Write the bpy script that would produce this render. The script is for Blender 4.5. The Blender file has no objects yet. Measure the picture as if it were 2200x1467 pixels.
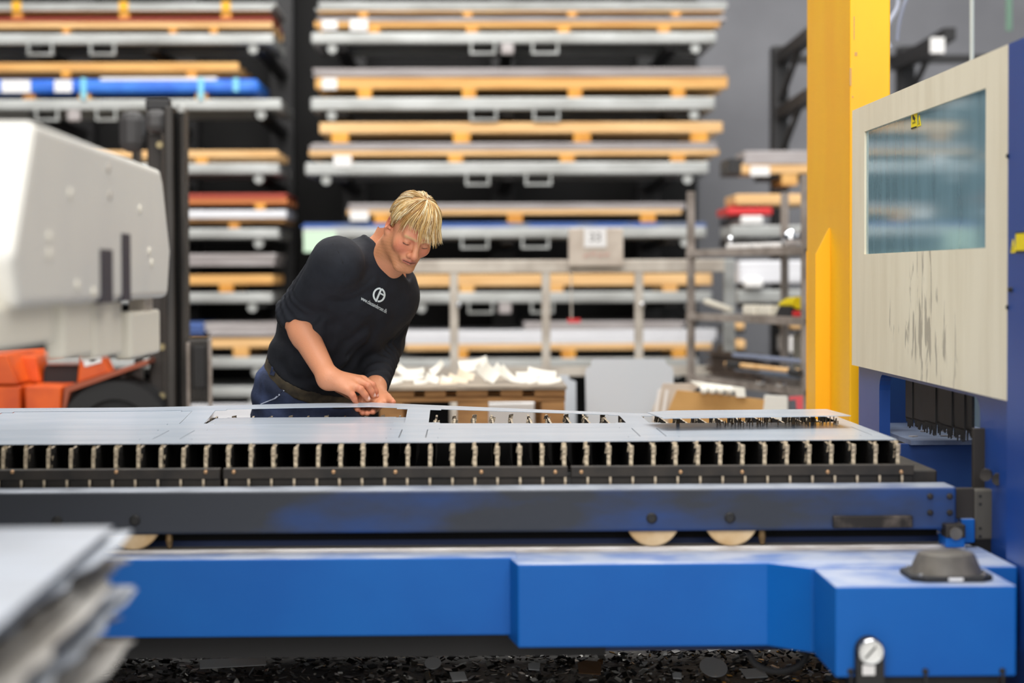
import bpy, bmesh, math, random
import numpy as np
from mathutils import Vector, Matrix
random.seed(7)
rng = np.random.default_rng(7)
sc = bpy.context.scene
COL = sc.collection
# ------------------------------------------------------------------ camera
FPX = 4400.0                       # focal length in pixels of the 2200 px frame
CAMP = Vector((0, 0, 1.27))
cd = bpy.data.cameras.new('camera'); cam = bpy.data.objects.new('camera', cd); COL.objects.link(cam)
cd.sensor_width = 36.0; cd.lens = 36.0*FPX/2200.0
cd.clip_start = 0.05; cd.clip_end = 200
CM = Matrix.Rotation(math.radians(-1.26), 4, 'Z') @ Matrix.Rotation(math.radians(90-1.86), 4, 'X') @ Matrix.Rotation(-0.0039, 4, 'Z')
cam.matrix_world = Matrix.Translation(CAMP) @ CM
cd.dof.use_dof = True; cd.dof.focus_distance = 5.35; cd.dof.aperture_fstop = 2.1
sc.camera = cam
R3 = CM.to_3x3()
def P(px, py, Y):
    "point of the place at distance Y that lies on the sight line of a photograph pixel"
    d = R3 @ Vector(((px-1100)/FPX, -(py-733.5)/FPX, -1.0))
    return CAMP + d*((Y-CAMP.y)/d.y)
def XZ(px, py, Y):
    p = P(px, py, Y); return p.x, p.z
def PXc(px, py, X):
    "the same for a plane of constant X"
    d = R3 @ Vector(((px-1100)/FPX, -(py-733.5)/FPX, -1.0))
    return CAMP + d*((X-CAMP.x)/d.x)
def PZc(px, py, Z):
    d = R3 @ Vector(((px-1100)/FPX, -(py-733.5)/FPX, -1.0))
    return CAMP + d*((Z-CAMP.z)/d.z)
# ------------------------------------------------------------------ light
w = bpy.data.worlds.new('hall_daylight'); sc.world = w; w.use_nodes = True
bg = w.node_tree.nodes['Background']; bg.inputs[0].default_value = (0.88, 0.94, 1.0, 1); bg.inputs[1].default_value = 0.17
def area(name, loc, aim, sx, sy, power, col=(1, 1, 1)):
    l = bpy.data.lights.new(name, 'AREA'); l.shape = 'RECTANGLE'; l.size = sx; l.size_y = sy; l.energy = power; l.color = col
    o = bpy.data.objects.new(name, l); COL.objects.link(o); o.location = loc
    o.rotation_euler = (Vector(aim)-Vector(loc)).to_track_quat('-Z', 'Y').to_euler()
    return o
area('skylight_light', (0.4, 4.0, 6.2), (0.4, 4.2, 0), 5, 5, 500, (1.0, 0.98, 0.95))
area('skylight_light', (-0.5, 10.0, 6.5), (-0.5, 11.0, 0), 8, 2.5, 640, (1.0, 0.98, 0.95))
area('gate_light', (-1.0, -5.0, 4.4), (0, 8, 1.2), 9, 5, 830, (1.0, 0.98, 0.96))
area('gate_light', (7.5, 10.2, 3.0), (0.5, 9.5, 1.2), 3.0, 4, 170, (0.86, 0.93, 1.0))
sc.view_settings.view_transform = 'Standard'; sc.view_settings.look = 'None'
sc.view_settings.gamma = 1.0; sc.view_settings.exposure = 0.0; sc.view_settings.use_curve_mapping = False
# ------------------------------------------------------------------ helpers
def S(r, g, b):
    f = lambda c: (c/255)/12.92 if c/255 <= 0.04045 else ((c/255+0.055)/1.055)**2.4
    return (f(r), f(g), f(b), 1)
MATS = {}
def mat(name, c1, rough=0.5, metal=0.0, c2=None, scale=8.0, amount=(0.4, 0.65), stretch=(1, 1, 1), bump=0.0, bscale=60.0, bstretch=None, spec=0.5, coat=0.0, rough2=None, detail=6.0, emit=None, alpha=None, trans=0.0):
    if name in MATS: return MATS[name]
    m = bpy.data.materials.new(name); m.use_nodes = True; nt = m.node_tree; b = nt.nodes['Principled BSDF']
    b.inputs['Base Color'].default_value = c1; b.inputs['Roughness'].default_value = rough; b.inputs['Metallic'].default_value = metal
    b.inputs['Specular IOR Level'].default_value = spec; b.inputs['Coat Weight'].default_value = coat
    if trans: b.inputs['Transmission Weight'].default_value = trans
    if alpha is not None: b.inputs['Alpha'].default_value = alpha
    tc = nt.nodes.new('ShaderNodeTexCoord')
    if c2 is not None:
        mp = nt.nodes.new('ShaderNodeMapping'); mp.inputs['Scale'].default_value = stretch
        nz = nt.nodes.new('ShaderNodeTexNoise'); nz.inputs['Scale'].default_value = scale; nz.inputs['Detail'].default_value = detail
        rp = nt.nodes.new('ShaderNodeValToRGB'); rp.color_ramp.elements[0].position = amount[0]; rp.color_ramp.elements[1].position = amount[1]
        rp.color_ramp.elements[0].color = c1; rp.color_ramp.elements[1].color = c2
        nt.links.new(tc.outputs['Object'], mp.inputs[0]); nt.links.new(mp.outputs[0], nz.inputs['Vector'])
        nt.links.new(nz.outputs[0], rp.inputs[0]); nt.links.new(rp.outputs[0], b.inputs['Base Color'])
        if rough2 is not None:
            mr = nt.nodes.new('ShaderNodeMapRange'); mr.inputs['From Min'].default_value = amount[0]; mr.inputs['From Max'].default_value = amount[1]
            mr.inputs['To Min'].default_value = rough; mr.inputs['To Max'].default_value = rough2
            nt.links.new(nz.outputs[0], mr.inputs[0]); nt.links.new(mr.outputs[0], b.inputs['Roughness'])
    if bump:
        mp2 = nt.nodes.new('ShaderNodeMapping'); mp2.inputs['Scale'].default_value = bstretch or (1, 1, 1)
        n2 = nt.nodes.new('ShaderNodeTexNoise'); n2.inputs['Scale'].default_value = bscale; n2.inputs['Detail'].default_value = 5
        bp = nt.nodes.new('ShaderNodeBump'); bp.inputs['Strength'].default_value = bump; bp.inputs['Distance'].default_value = 0.01
        nt.links.new(tc.outputs['Object'], mp2.inputs[0]); nt.links.new(mp2.outputs[0], n2.inputs['Vector'])
        nt.links.new(n2.outputs[0], bp.inputs['Height']); nt.links.new(bp.outputs[0], b.inputs['Normal'])
    MATS[name] = m; return m
ORG = {}
def tag(o, label=None, cat=None, group=None, kind=None):
    if label: o['label'] = label
    if cat: o['category'] = cat
    if group: o['group'] = group
    if kind: o['kind'] = kind
    return o
def thing(name, loc, label, cat, group=None):
    o = bpy.data.objects.new(name, None); COL.objects.link(o); o.location = loc; o.empty_display_size = 0.05
    ORG[o.name] = Vector(loc); return tag(o, label, cat, group)
class MB:
    def __init__(s): s.v = []; s.f = []
    def add(s, vs, fs):
        n = len(s.v); s.v += [tuple(v) for v in vs]; s.f += [tuple(i+n for i in f) for f in fs]; return s
    def hexa(s, c):                       # eight corners, four below then four above
        return s.add(c, [(3, 2, 1, 0), (4, 5, 6, 7), (0, 1, 5, 4), (1, 2, 6, 5), (2, 3, 7, 6), (3, 0, 4, 7)])
    def box(s, x0, x1, y0, y1, z0, z1):
        return s.hexa([(x0, y0, z0), (x1, y0, z0), (x1, y1, z0), (x0, y1, z0), (x0, y0, z1), (x1, y0, z1), (x1, y1, z1), (x0, y1, z1)])
    def obox(s, c, u, v, w):              # centre and three half axes
        c, u, v, w = map(Vector, (c, u, v, w))
        return s.hexa([c-u-v-w, c+u-v-w, c+u+v-w, c-u+v-w, c-u-v+w, c+u-v+w, c+u+v+w, c-u+v+w])
    def prism(s, poly, ext):              # polygon pushed along ext, outward whichever way it winds
        n = len(poly); ext = Vector(ext); a = [Vector(p) for p in poly]; b = [p+ext for p in a]
        nrm = Vector((0, 0, 0))
        for i in range(n): nrm += a[i].cross(a[(i+1) % n])
        if nrm.dot(ext) > 0: a.reverse(); b.reverse()
        return s.add(a+b, [tuple(range(n)), tuple(range(2*n-1, n-1, -1))] + [(i, n+i, n+(i+1) % n, (i+1) % n)[::-1] if False else ((i+1) % n, i, n+i, n+(i+1) % n) for i in range(n)])
    def tube(s, pts, r, n=8, cap=True):
        pts = [Vector(p) for p in pts]; m = len(pts); rs = r if isinstance(r, (list, tuple)) else [r]*m
        base = len(s.v); prev = None; vs = []
        for i, p in enumerate(pts):
            t = (pts[min(i+1, m-1)]-pts[max(i-1, 0)]).normalized()
            if prev is None:
                a = t.orthogonal().normalized()
            else:
                a = (prev-t*prev.dot(t)).normalized()
            prev = a; b = t.cross(a)
            for k in range(n):
                q = 2*math.pi*k/n; vs.append(p+(a*math.cos(q)+b*math.sin(q))*rs[i])
        fs = []
        for i in range(m-1):
            for k in range(n):
                k2 = (k+1) % n; fs.append((i*n+k, i*n+k2, (i+1)*n+k2, (i+1)*n+k))
        if cap: fs.append(tuple(range(n-1, -1, -1))); fs.append(tuple((m-1)*n+k for k in range(n)))
        return s.add(vs, fs)
    def lathe(s, c, ax, prof, n=24):      # profile of (radius, height along the axis)
        c = Vector(c); ax = Vector(ax).normalized(); a = ax.orthogonal().normalized(); b = ax.cross(a); vs = []; fs = []
        for r, h in prof:
            for k in range(n):
                q = 2*math.pi*k/n; vs.append(c+ax*h+(a*math.cos(q)+b*math.sin(q))*max(r, 1e-5))
        for i in range(len(prof)-1):
            for k in range(n):
                k2 = (k+1) % n; fs.append((i*n+k, i*n+k2, (i+1)*n+k2, (i+1)*n+k))
        fs.append(tuple(range(n-1, -1, -1))); m = len(prof)-1; fs.append(tuple(m*n+k for k in range(n)))
        return s.add(vs, fs)
    def build(s, name, m, parent=None, bevel=0.0, smooth=False, seg=2, **kw):
        if parent is not None: o0 = ORG[parent.name]
        else:
            a = np.array(s.v); o0 = Vector(((a[:, 0].min()+a[:, 0].max())/2, (a[:, 1].min()+a[:, 1].max())/2, a[:, 2].min()))
        me = bpy.data.meshes.new(name); me.from_pydata([(x-o0.x, y-o0.y, z-o0.z) for x, y, z in s.v], [], s.f); me.update()
        me.materials.append(m)
        o = bpy.data.objects.new(name, me); COL.objects.link(o)
        if parent is not None: o.parent = parent
        else: o.location = o0
        ORG[o.name] = o0.copy()
        if smooth:
            me.shade_smooth()
            me.set_sharp_from_angle(angle=math.radians(40))
        if bevel:
            bm_ = o.modifiers.new('edge', 'BEVEL'); bm_.width = bevel; bm_.segments = seg; bm_.limit_method = 'ANGLE'; bm_.angle_limit = math.radians(50)
        tag(o, **kw); return o
def share(src, name, off, parent):
    "a copy of a part that shares its mesh, moved by off"
    o = src.copy(); o.name = name; COL.objects.link(o); o.parent = parent
    o.location = Vector(off); ORG[o.name] = ORG[parent.name].copy(); return o
def text_mesh(body, size):
    cu = bpy.data.curves.new('t', 'FONT'); cu.body = body; cu.size = size; cu.align_x = 'CENTER'; cu.align_y = 'CENTER'
    to = bpy.data.objects.new('t', cu); COL.objects.link(to)
    dg = bpy.context.evaluated_depsgraph_get(); me = bpy.data.meshes.new_from_object(to.evaluated_get(dg))
    vs = [tuple(v.co) for v in me.vertices]; fs = [tuple(p.vertices) for p in me.polygons]
    bpy.data.objects.remove(to); bpy.data.curves.remove(cu); bpy.data.meshes.remove(me)
    return vs, fs
# ------------------------------------------------------------------ materials
M_blue = mat('blue_paint', S(0, 84, 164), 0.42, 0, S(0, 94, 174), 3.0, (0.35, 0.7), bump=0.03, bscale=40, rough2=0.5, spec=0.3)
def dusty(m, dust, lo=0.35, hi=0.6, most=0.85):
    "pale dust that has settled on upward faces"
    nt = m.node_tree; b = nt.nodes['Principled BSDF']; src = b.inputs['Base Color'].links[0].from_socket
    g = nt.nodes.new('ShaderNodeNewGeometry'); sp = nt.nodes.new('ShaderNodeSeparateXYZ'); nt.links.new(g.outputs['Normal'], sp.inputs[0])
    mr = nt.nodes.new('ShaderNodeMapRange'); mr.inputs['From Min'].default_value = 0.6; mr.inputs['From Max'].default_value = 0.95; nt.links.new(sp.outputs['Z'], mr.inputs[0])
    nz = nt.nodes.new('ShaderNodeTexNoise'); nz.inputs['Scale'].default_value = 9; nz.inputs['Detail'].default_value = 6; nt.links.new(g.outputs['Position'], nz.inputs['Vector'])
    m2 = nt.nodes.new('ShaderNodeMapRange'); m2.inputs['From Min'].default_value = lo; m2.inputs['From Max'].default_value = hi; m2.inputs['To Min'].default_value = 0.35; m2.inputs['To Max'].default_value = most; nt.links.new(nz.outputs[0], m2.inputs[0])
    mu = nt.nodes.new('ShaderNodeMath'); mu.operation = 'MULTIPLY'; nt.links.new(mr.outputs[0], mu.inputs[0]); nt.links.new(m2.outputs[0], mu.inputs[1])
    mx = nt.nodes.new('ShaderNodeMix'); mx.data_type = 'RGBA'; mx.inputs['B'].default_value = dust
    nt.links.new(mu.outputs[0], mx.inputs['Factor']); nt.links.new(src, mx.inputs['A']); nt.links.new(mx.outputs['Result'], b.inputs['Base Color'])
dusty(M_blue, S(176, 182, 194))
M_bluedirty = mat('grimy_blue_paint', S(26, 62, 118), 0.4, 0.0, S(44, 48, 56), 2.6, (0.34, 0.52), (0.8, 1, 2.2), bump=0.04, rough2=0.48, detail=6, spec=0.35)
dusty(M_bluedirty, S(150, 156, 166))
def lean_x(m, k):
    "more grime towards one end: shift the noise by the position along the beam"
    nt = m.node_tree; rp = [n for n in nt.nodes if n.type == 'VALTORGB'][0]; src = rp.inputs[0].links[0].from_socket
    g = nt.nodes.new('ShaderNodeNewGeometry'); sp = nt.nodes.new('ShaderNodeSeparateXYZ'); nt.links.new(g.outputs['Position'], sp.inputs[0])
    ma = nt.nodes.new('ShaderNodeMath'); ma.operation = 'MULTIPLY_ADD'; ma.inputs[1].default_value = k; nt.links.new(sp.outputs['X'], ma.inputs[0]); nt.links.new(src, ma.inputs[2]); nt.links.new(ma.outputs[0], rp.inputs[0])
lean_x(M_bluedirty, -0.13)
M_bluewall = mat('enclosure_blue', S(22, 66, 140), 0.36, 0, S(34, 74, 146), 2.5, (0.35, 0.7))
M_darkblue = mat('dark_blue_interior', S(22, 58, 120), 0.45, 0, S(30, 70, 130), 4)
M_black = mat('black_steel', S(24, 23, 22), 0.6)
M_soot = mat('soot', S(14, 13, 13), 0.85)
M_comb = mat('sooty_steel', S(48, 42, 36), 0.55, 0.3, S(30, 27, 24), 18)
M_slatside = mat('sooty_slat_side', S(36, 33, 30), 0.6, 0.4, S(22, 20, 19), 30, bump=0.3, bscale=90)
M_slat = mat('burnt_slat_steel', S(214, 198, 170), 0.42, 0.5, S(120, 106, 90), 30, (0.35, 0.6), (1, 3, 1), bump=0.3, bscale=90)
M_film = mat('filmed_steel_sheet', S(170, 180, 192), 0.22, 0.1, S(184, 192, 202), 3, (0.3, 0.7), (1, 4, 1), bump=0.02, bscale=6, bstretch=(0.5, 3, 1))
M_steel = mat('bright_rail_steel', S(232, 226, 218), 0.28, 0.55, S(190, 180, 170), 12, (0.4, 0.7), (1, 6, 6))
M_galv = mat('galvanised_steel', S(176, 178, 176), 0.42, 0.25, S(150, 151, 148), 6, (0.35, 0.65), (0.6, 3, 3))
M_sheet = mat('grey_sheet_edges', S(178, 172, 172), 0.5, 0.1, S(150, 142, 140), 10, (0.35, 0.65), (0.4, 2, 14))
M_white = mat('white_film_sheets', S(222, 222, 226), 0.4, 0, S(206, 206, 210), 6, stretch=(0.4, 2, 14))
M_wood = mat('pine_wood', S(226, 178, 108), 0.65, 0, S(198, 142, 76), 5, (0.3, 0.7), (0.5, 6, 6), bump=0.05)
M_woodlight = mat('light_pine_wood', S(232, 192, 138), 0.65, 0, S(205, 158, 100), 5, (0.3, 0.7), (0.5, 6, 6), bump=0.05)
M_blockwood = mat('orange_pine_block', S(222, 160, 66), 0.7, 0, S(196, 132, 50), 9)
M_oldwood = mat('weathered_pallet_wood', S(166, 124, 76), 0.75, 0, S(126, 90, 52), 6, (0.3, 0.7), (1, 6, 6), bump=0.15, bscale=30, bstretch=(1, 6, 6))
M_red = mat('red_brown_sheet', S(168, 66, 48), 0.5)
M_wrap = mat('blue_wrap', S(28, 96, 200), 0.35, 0, S(50, 120, 215), 8, bump=0.1, bscale=14)
M_strap = mat('turquoise_strap', S(120, 196, 216), 0.4)
M_paper = mat('white_paper', S(228, 226, 224), 0.6)
M_arm = mat('dark_rack_steel', S(34, 33, 34), 0.5)
M_yellow = mat('yellow_column_paint', S(255, 192, 0), 0.4, 0, S(248, 172, 0), 3, (0.35, 0.75), (1, 1, 0.4), bump=0.02, bscale=20)
M_beige = mat('beige_panel_paint', S(238, 228, 202), 0.42, 0, S(228, 217, 190), 5, (0.4, 0.7), (1, 3, 0.5), bump=0.015)
M_offwhite = mat('off_white_paint', S(226, 223, 214), 0.36, 0, S(218, 216, 210), 3, bump=0.01)
M_cream = mat('cream_paint', S(234, 228, 212), 0.4)
M_orange = mat('orange_forklift_paint', S(222, 92, 18), 0.35, 0, S(190, 70, 12), 5)
M_rubber = mat('black_rubber', S(30, 30, 31), 0.7)
M_mast = mat('greasy_mast_steel', S(62, 58, 54), 0.45, 0.4, S(38, 36, 34), 7, stretch=(1, 1, 0.3))
M_frame = mat('brushed_frame_steel', S(196, 188, 176), 0.5, 0.1, S(172, 162, 150), 8)
M_trolley = mat('worn_grey_steel', S(158, 148, 140), 0.5, 0.1, S(124, 114, 106), 9)
M_wheel = mat('yellowed_nylon', S(226, 196, 150), 0.45, 0, S(200, 160, 105), 14, (0.35, 0.65))
M_dome = mat('dusty_grey_plastic', S(84, 80, 75), 0.35, 0, S(104, 99, 92), 20)
M_label = mat('warning_yellow', S(240, 214, 0), 0.5)
M_ink = mat('black_ink', S(16, 16, 16), 0.6)
M_chrome = mat('chrome', S(210, 212, 216), 0.15, 1.0)
M_glassface = mat('gauge_glass', S(228, 228, 224), 0.1, 0, spec=0.6)
M_redpart = mat('red_plastic', S(206, 40, 44), 0.4)
M_card = mat('brown_cardboard', S(196, 152, 92), 0.8, 0, S(180, 136, 78), 5)
M_grey = mat('pale_grey_panel', S(196, 201, 207), 0.4)
M_sandpaper = mat('beige_board', S(200, 188, 174), 0.75, 0, S(186, 172, 158), 12)
# ------------------------------------------------------------------ the hall
M_floor = mat('concrete_floor', S(160, 156, 150), 0.6, 0, S(140, 136, 130), 2.5, bump=0.05)
M_wall = mat('charcoal_wall', S(126, 126, 130), 0.75, 0, S(112, 112, 116), 1.2, bump=0.05, bscale=20)
M_wallblack = mat('black_wall_lining', S(30, 29, 28), 0.8)
MB().box(-9, 9, -3, 15.2, -0.1, 0.0).build('floor', M_floor, kind='structure')
MB().box(-9, 9, 15.0, 15.3, 0, 5.2).build('wall_back', M_wall, kind='structure')
# ------------------------------------------------------------------ cutting table (shuttle with slats)
TZ = 0.898                                       # top of the slats
ZS = 0.900                                       # underside of the sheet
table = thing('cutting_table', (0, 4.9, 0.69), 'sooty slat cutting table with grimy blue side beam, running across the picture', 'table')
def slat_mesh():
    m = MB(); t = 0.0026; y0, y1 = 4.455, 5.45
    n = 34; top = []; bot = []
    for i in range(n+1):
        y = y0+(y1-y0)*i/n
        top.append((y, TZ - (0.005*random.random() if i % 2 else 0.0)))
    poly = [(0, y, z) for y, z in top] + [(0, y1, 0.80), (0, y0, 0.80)]
    m.prism([(-t, y, z) for _, y, z in poly], (2*t, 0, 0))
    m.box(-t, t, 4.402, 4.46, 0.813, 0.834)                       # tongue through the comb bar
    m.box(-t*1.5, t*1.5, 4.447, 4.458, 0.853, 0.884); m.box(-t*1.2, t*2.1, 4.448, 4.456, 0.877, 0.897)
    for k in range(12):                                           # burr welded on by the cutting
        y = 5.30+0.15*random.random(); z = TZ-0.03*random.random(); r = 0.003+0.003*random.random()
        m.obox((random.uniform(-.003, .003), y, z), (r, 0, .001), (0, r, 0), (.001, 0, r))
    for k in range(6):
        y = 4.46+0.02*random.random(); z = TZ-0.06*random.random(); r = 0.002+0.002*random.random()
        m.obox((random.uniform(-.003, .003), y, z), (r, 0, .001), (0, r, 0), (.001, 0, 2*r))
    return m
def two_tone(o):
    me = o.data; me.materials.append(M_slatside)
    for p in me.polygons:
        if abs(p.normal.x) > .5: p.material_index = 1
variants = []
for k in range(5):
    o = slat_mesh().build('slat', M_slat, table); two_tone(o); variants.append(o)
xs0 = P(8, 980, 4.455).x; pitch = (P(1927, 980, 4.455).x-xs0)/40
for i in range(-5, 41):
    if 0 <= i+5 < 5: o = variants[i+5]; o.location = (xs0+i*pitch, 0, 0)
    else: o = share(variants[(i*7) % 5], 'slat', (xs0+i*pitch, 0, 0), table)
for a, b in ((-420, 473), (480, 1219), (1227, 1962)):
    xa, xb = P(a, 1010, 4.41).x, P(b, 1010, 4.41).x
    bar = MB().box(xa, xb, 4.402, 4.43, 0.834, 0.856).box(xa, xb, 4.414, 4.43, 0.806, 0.834).build('comb_bar', M_comb, table, bevel=0.001)
    for f in (0.03, 0.32, 0.5, 0.75, 0.965):
        c = P(a+(b-a)*f, 1014, 4.402)
        MB().lathe((c.x, 4.4035, c.z), (0, -1, 0), [(0.0045, 0), (0.0045, 0.003), (0.003, 0.0045)], 10).build('bolt', mat('rusty_bolt', S(176, 140, 104), 0.4, 0.7), bar)
xr = P(2055, 1090, 4.30).x
beam = MB().box(-1.75, xr, 4.30, 4.40, 0.728, 0.8185).build('side_beam', M_bluedirty, table, bevel=0.006, seg=3)
for px, py in ((123, 1120), (290, 1118), (1400, 1113), (1568, 1112)):
    c = P(px, py, 4.30)
    b = MB().lathe((c.x, 4.301, c.z), (0, -1, 0), [(0.0115, 0), (0.0115, 0.004), (0.0085, 0.006), (0.0085, 0.003), (0.003, 0.003)], 20).build('axle_bolt', M_black, table, smooth=True)
for px, py in ((1998, 1066), (2040, 1066), (1998, 1101), (2040, 1101)):
    c = P(px, py, 4.30)
    MB().lathe((c.x, 4.301, c.z), (0, -1, 0), [(0.007, 0), (0.007, 0.005), (0.004, 0.007)], 6).build('bolt', M_comb, table)
a = P(1790, 1108, 4.29); b = P(1960, 1133, 4.29)
MB().box(a.x, b.x, 4.284, 4.302, b.z, a.z).build('guide_bar', mat('worn_black_bar', S(52, 48, 44), 0.35, 0.7, S(120, 108, 96), 14, (0.5, 0.7)), table, bevel=0.002)
for px in (123, 290, 1400, 1568):
    c = P(px, 1117, 4.35); rw = 0.0578
    wz = 0.693+rw
    wh = MB().lathe((c.x, 4.318, wz), (0, 1, 0), [(0.02, 0), (rw*0.94, 0), (rw, 0.004), (rw, 0.044), (rw*0.94, 0.048), (0.02, 0.048)], 40).build('wheel', M_wheel, table, smooth=True)
    MB().lathe((c.x, 4.316, wz), (0, 1, 0), [(0.006, 0), (0.022, 0.0), (0.022, 0.052)], 20).build('hub', M_wheel, wh)
for px in (363, 1638):
    c = P(px, 1160, 4.32)
    MB().tube([(c.x, 4.325, 0.735), (c.x, 4.325, 0.712), (c.x+.001, 4.325, 0.696)], [0.006, 0.008, 0.005], 10).build('stop_pin', mat('brown_brass_pin', S(120, 94, 58), 0.5, 0.5), table)
# dark channel at the end, hopper below the slats
MB().box(0.963, 1.022, 4.425, 5.36, 0.80, 0.842).build('end_channel', M_comb, table, bevel=0.004)
MB().box(-1.7, 0.96, 4.47, 5.452, 0.74, 0.752).build('hopper_floor', M_soot, table)
MB().box(-1.7, 1.02, 5.453, 5.49, 0.70, 0.868).build('far_rail', M_soot, table)
MB().box(-1.7, 1.02, 4.42, 4.45, 0.70, 0.806).build('inner_rail', M_soot, table)
# ------------------------------------------------------------------ machine base, rail and boxes
base = thing('machine_bed', (0, 4.3, 0), 'bright blue steel machine base under the cutting table, with protruding box section', 'machine base')
ZR = 0.693
xl = -1.75
xb0 = P(1093, 1200, 4.14).x; xb1 = P(1648, 1200, 4.14).x; xb2 = P(1742, 1215, 4.06).x
MB().box(xl, xb0+.02, 4.232, 4.40, 0.522, ZR-.008).build('base_beam', M_blue, base, bevel=0.004)
MB().prism([(xb0, 4.26, 0.512), (xb0+.018, 4.14, 0.512), (xb1, 4.14, 0.512), (xb2, 4.06, 0.512), (1.1, 4.06, 0.512), (1.1, 4.40, 0.512), (xb0, 4.40, 0.512)], (0, 0, ZR-.010-0.512)).build('base_box', M_blue, base, bevel=0.004)
MB().box(xl, 1.06, 4.325, 4.375, ZR-.012, ZR).build('rail', M_steel, base, bevel=0.002)
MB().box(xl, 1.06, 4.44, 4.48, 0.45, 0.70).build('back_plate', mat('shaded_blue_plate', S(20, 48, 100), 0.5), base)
a = P(285, 1372, 4.44); 
MB().box(xl, P(1300, 1400, 4.44).x, 4.43, 4.50, P(700, 1410, 4.44).z, 0.530).build('skirt', mat('black_skirt', S(34, 33, 33), 0.6), base)
for px in (300, 1000):      # feet carrying the base, hidden behind the skirt
    x = P(px-900, 1400, 4.4).x
    MB().box(x-.06, x+.06, 4.52, 4.64, 0.0, 0.60).build('foot', M_black, base)
MB().box(1.0, 1.09, 4.2, 4.5, 0.0, 0.52).build('foot', M_black, base)
MB().box(xl, 1.06, 4.49, 4.62, 0.55, 0.69).build('cross_member', M_black, base)
# blue end stop with roller
st = thing('end_stop', P(2045, 1185, 4.36), 'small blue end stop block with black roller at the end of the rail', 'machine part')
a = P(2025, 1148, 4.30); b = P(2066, 1186, 4.30)
MB().box(a.x, b.x, 4.27, 4.34, ZR, a.z).build('stop_block', M_blue, st, bevel=0.003)
a2 = P(2062, 1113, 4.36); b2 = P(2091, 1190, 4.36)
MB().box(a2.x, b2.x, 4.345, 4.38, ZR, a2.z).build('stop_plate', M_blue, st, bevel=0.003)
c = P(2046, 1140, 4.29)
MB().box(c.x-.02, c.x+.022, 4.262, 4.31, c.z-.012, c.z+.016).build('roller_bracket', M_comb, st, bevel=0.003)
MB().lathe((c.x, 4.255, c.z-.002), (0, 1, 0), [(.005, 0), (.013, 0), (.013, .03)], 20).build('roller', M_dome, st)
# ------------------------------------------------------------------ motor box
mbx0 = P(1795, 1262, 3.81).x; mbx1 = P(2184, 1257, 3.81).x; mbz = P(1990, 1259, 3.81).z
mb = thing('drive_box', ((mbx0+mbx1)/2, 3.92, 0), 'bright blue rectangular drive box with a domed grey cap, at the lower right', 'machine box')
MB().box(mbx0, mbx1, 3.81, 4.045, 0.512, mbz).build('housing', M_blue, mb, bevel=0.0035)
MB().box(mbx0+.06, mbx1-.02, 3.86, 4.03, 0.0, 0.513).build('pedestal', M_black, mb)
a = P(2033, 1243, 3.84)
dc = Vector((P(2033, 1230, 3.92).x, 3.925, mbz))
def octo(c, hw, hd, ch, z): return [(c.x-hw+ch, c.y-hd, z), (c.x+hw-ch, c.y-hd, z), (c.x+hw, c.y-hd+ch, z), (c.x+hw, c.y+hd-ch, z), (c.x+hw-ch, c.y+hd, z), (c.x-hw+ch, c.y+hd, z), (c.x-hw, c.y+hd-ch, z), (c.x-hw, c.y-hd+ch, z)]
hw = (P(2121, 1240, 3.86).x-P(1945, 1240, 3.86).x)/2
cap = MB().prism(octo(dc, hw, 0.075, 0.024, mbz), (0, 0, 0.011)).build('cap_base', M_rubber, mb, bevel=0.002)
dome = MB().lathe(dc+Vector((0, 0, 0.011)), (0, 0, 1), [(0.070, 0), (0.068, 0.004), (0.0565, 0.031), (0.053, 0.036), (0.045, 0.038), (0.0, 0.039)], 40).build('dome_cap', M_dome, mb, smooth=True)
for sx in (-1, 1):
    for sy in (-1, 1):
        MB().lathe((dc.x+sx*(hw-.018), dc.y+sy*0.058, mbz+.011), (0, 0, 1), [(.0045, 0), (.0045, .003), (.002, .004)], 10).build('screw', M_chrome, cap)
MB().box(dc.x-.012, dc.x+.016, dc.y-.0757, dc.y-.0745, mbz+.003, mbz+.009).build('nameplate', M_paper, cap)
g = P(1867, 1396, 3.80)
ga = MB().box(g.x-.026, g.x+.026, 3.785, 3.812, 0.47, g.z).lathe((g.x, 3.785, g.z), (0, 1, 0), [(.026, 0), (.026, .027)], 28).build('pressure_gauge', M_black, mb, label='round white-faced pressure gauge on a black holder')
MB().lathe((g.x, 3.787, g.z), (0, -1, 0), [(.0245, 0), (.0245, .010), (.0225, .012), (.0215, .006)], 36).build('bezel', M_chrome, ga, smooth=True)
MB().lathe((g.x, 3.781, g.z), (0, -1, 0), [(.0216, 0), (.0216, .0015)], 36).build('dial_face', M_glassface, ga)
nm = MB().obox((g.x-.001, 3.7785, g.z-.001), (.0095, 0, .0105), (0, .0006, 0), (-.0012, 0, .0011))
for k in range(10):
    t = math.radians(-45+27*k+0); dx, dz = math.cos(t+math.pi*0), math.sin(t)
    t = math.radians(225-27*k); dx, dz = math.cos(t), math.sin(t)
    nm.obox((g.x+dx*.0175, 3.7788, g.z+dz*.0175), (dx*.002, 0, dz*.002), (0, .0003, 0), (-dz*.0005, 0, dx*.0005))
nm.build('needle_and_scale', M_ink, ga)
l0 = P(1853, 1428, 3.784); l1 = P(1880, 1450, 3.784)
MB().box(l0.x, l1.x, 3.7835, 3.786, l1.z, l0.z).build('rating_label', M_paper, ga)
for px, py in ((1829, 1444), (1990, 1444), (2156, 1443)):
    c = P(px, py, 3.80)
    MB().lathe((c.x, 3.812, c.z), (0, -1, 0), [(.006, 0), (.006, .006), (.003, .009)], 12).box(c.x-.002, c.x+.002, 3.802, 3.811, c.z-.035, c.z).build('latch_screw', M_black, mb)
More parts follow.
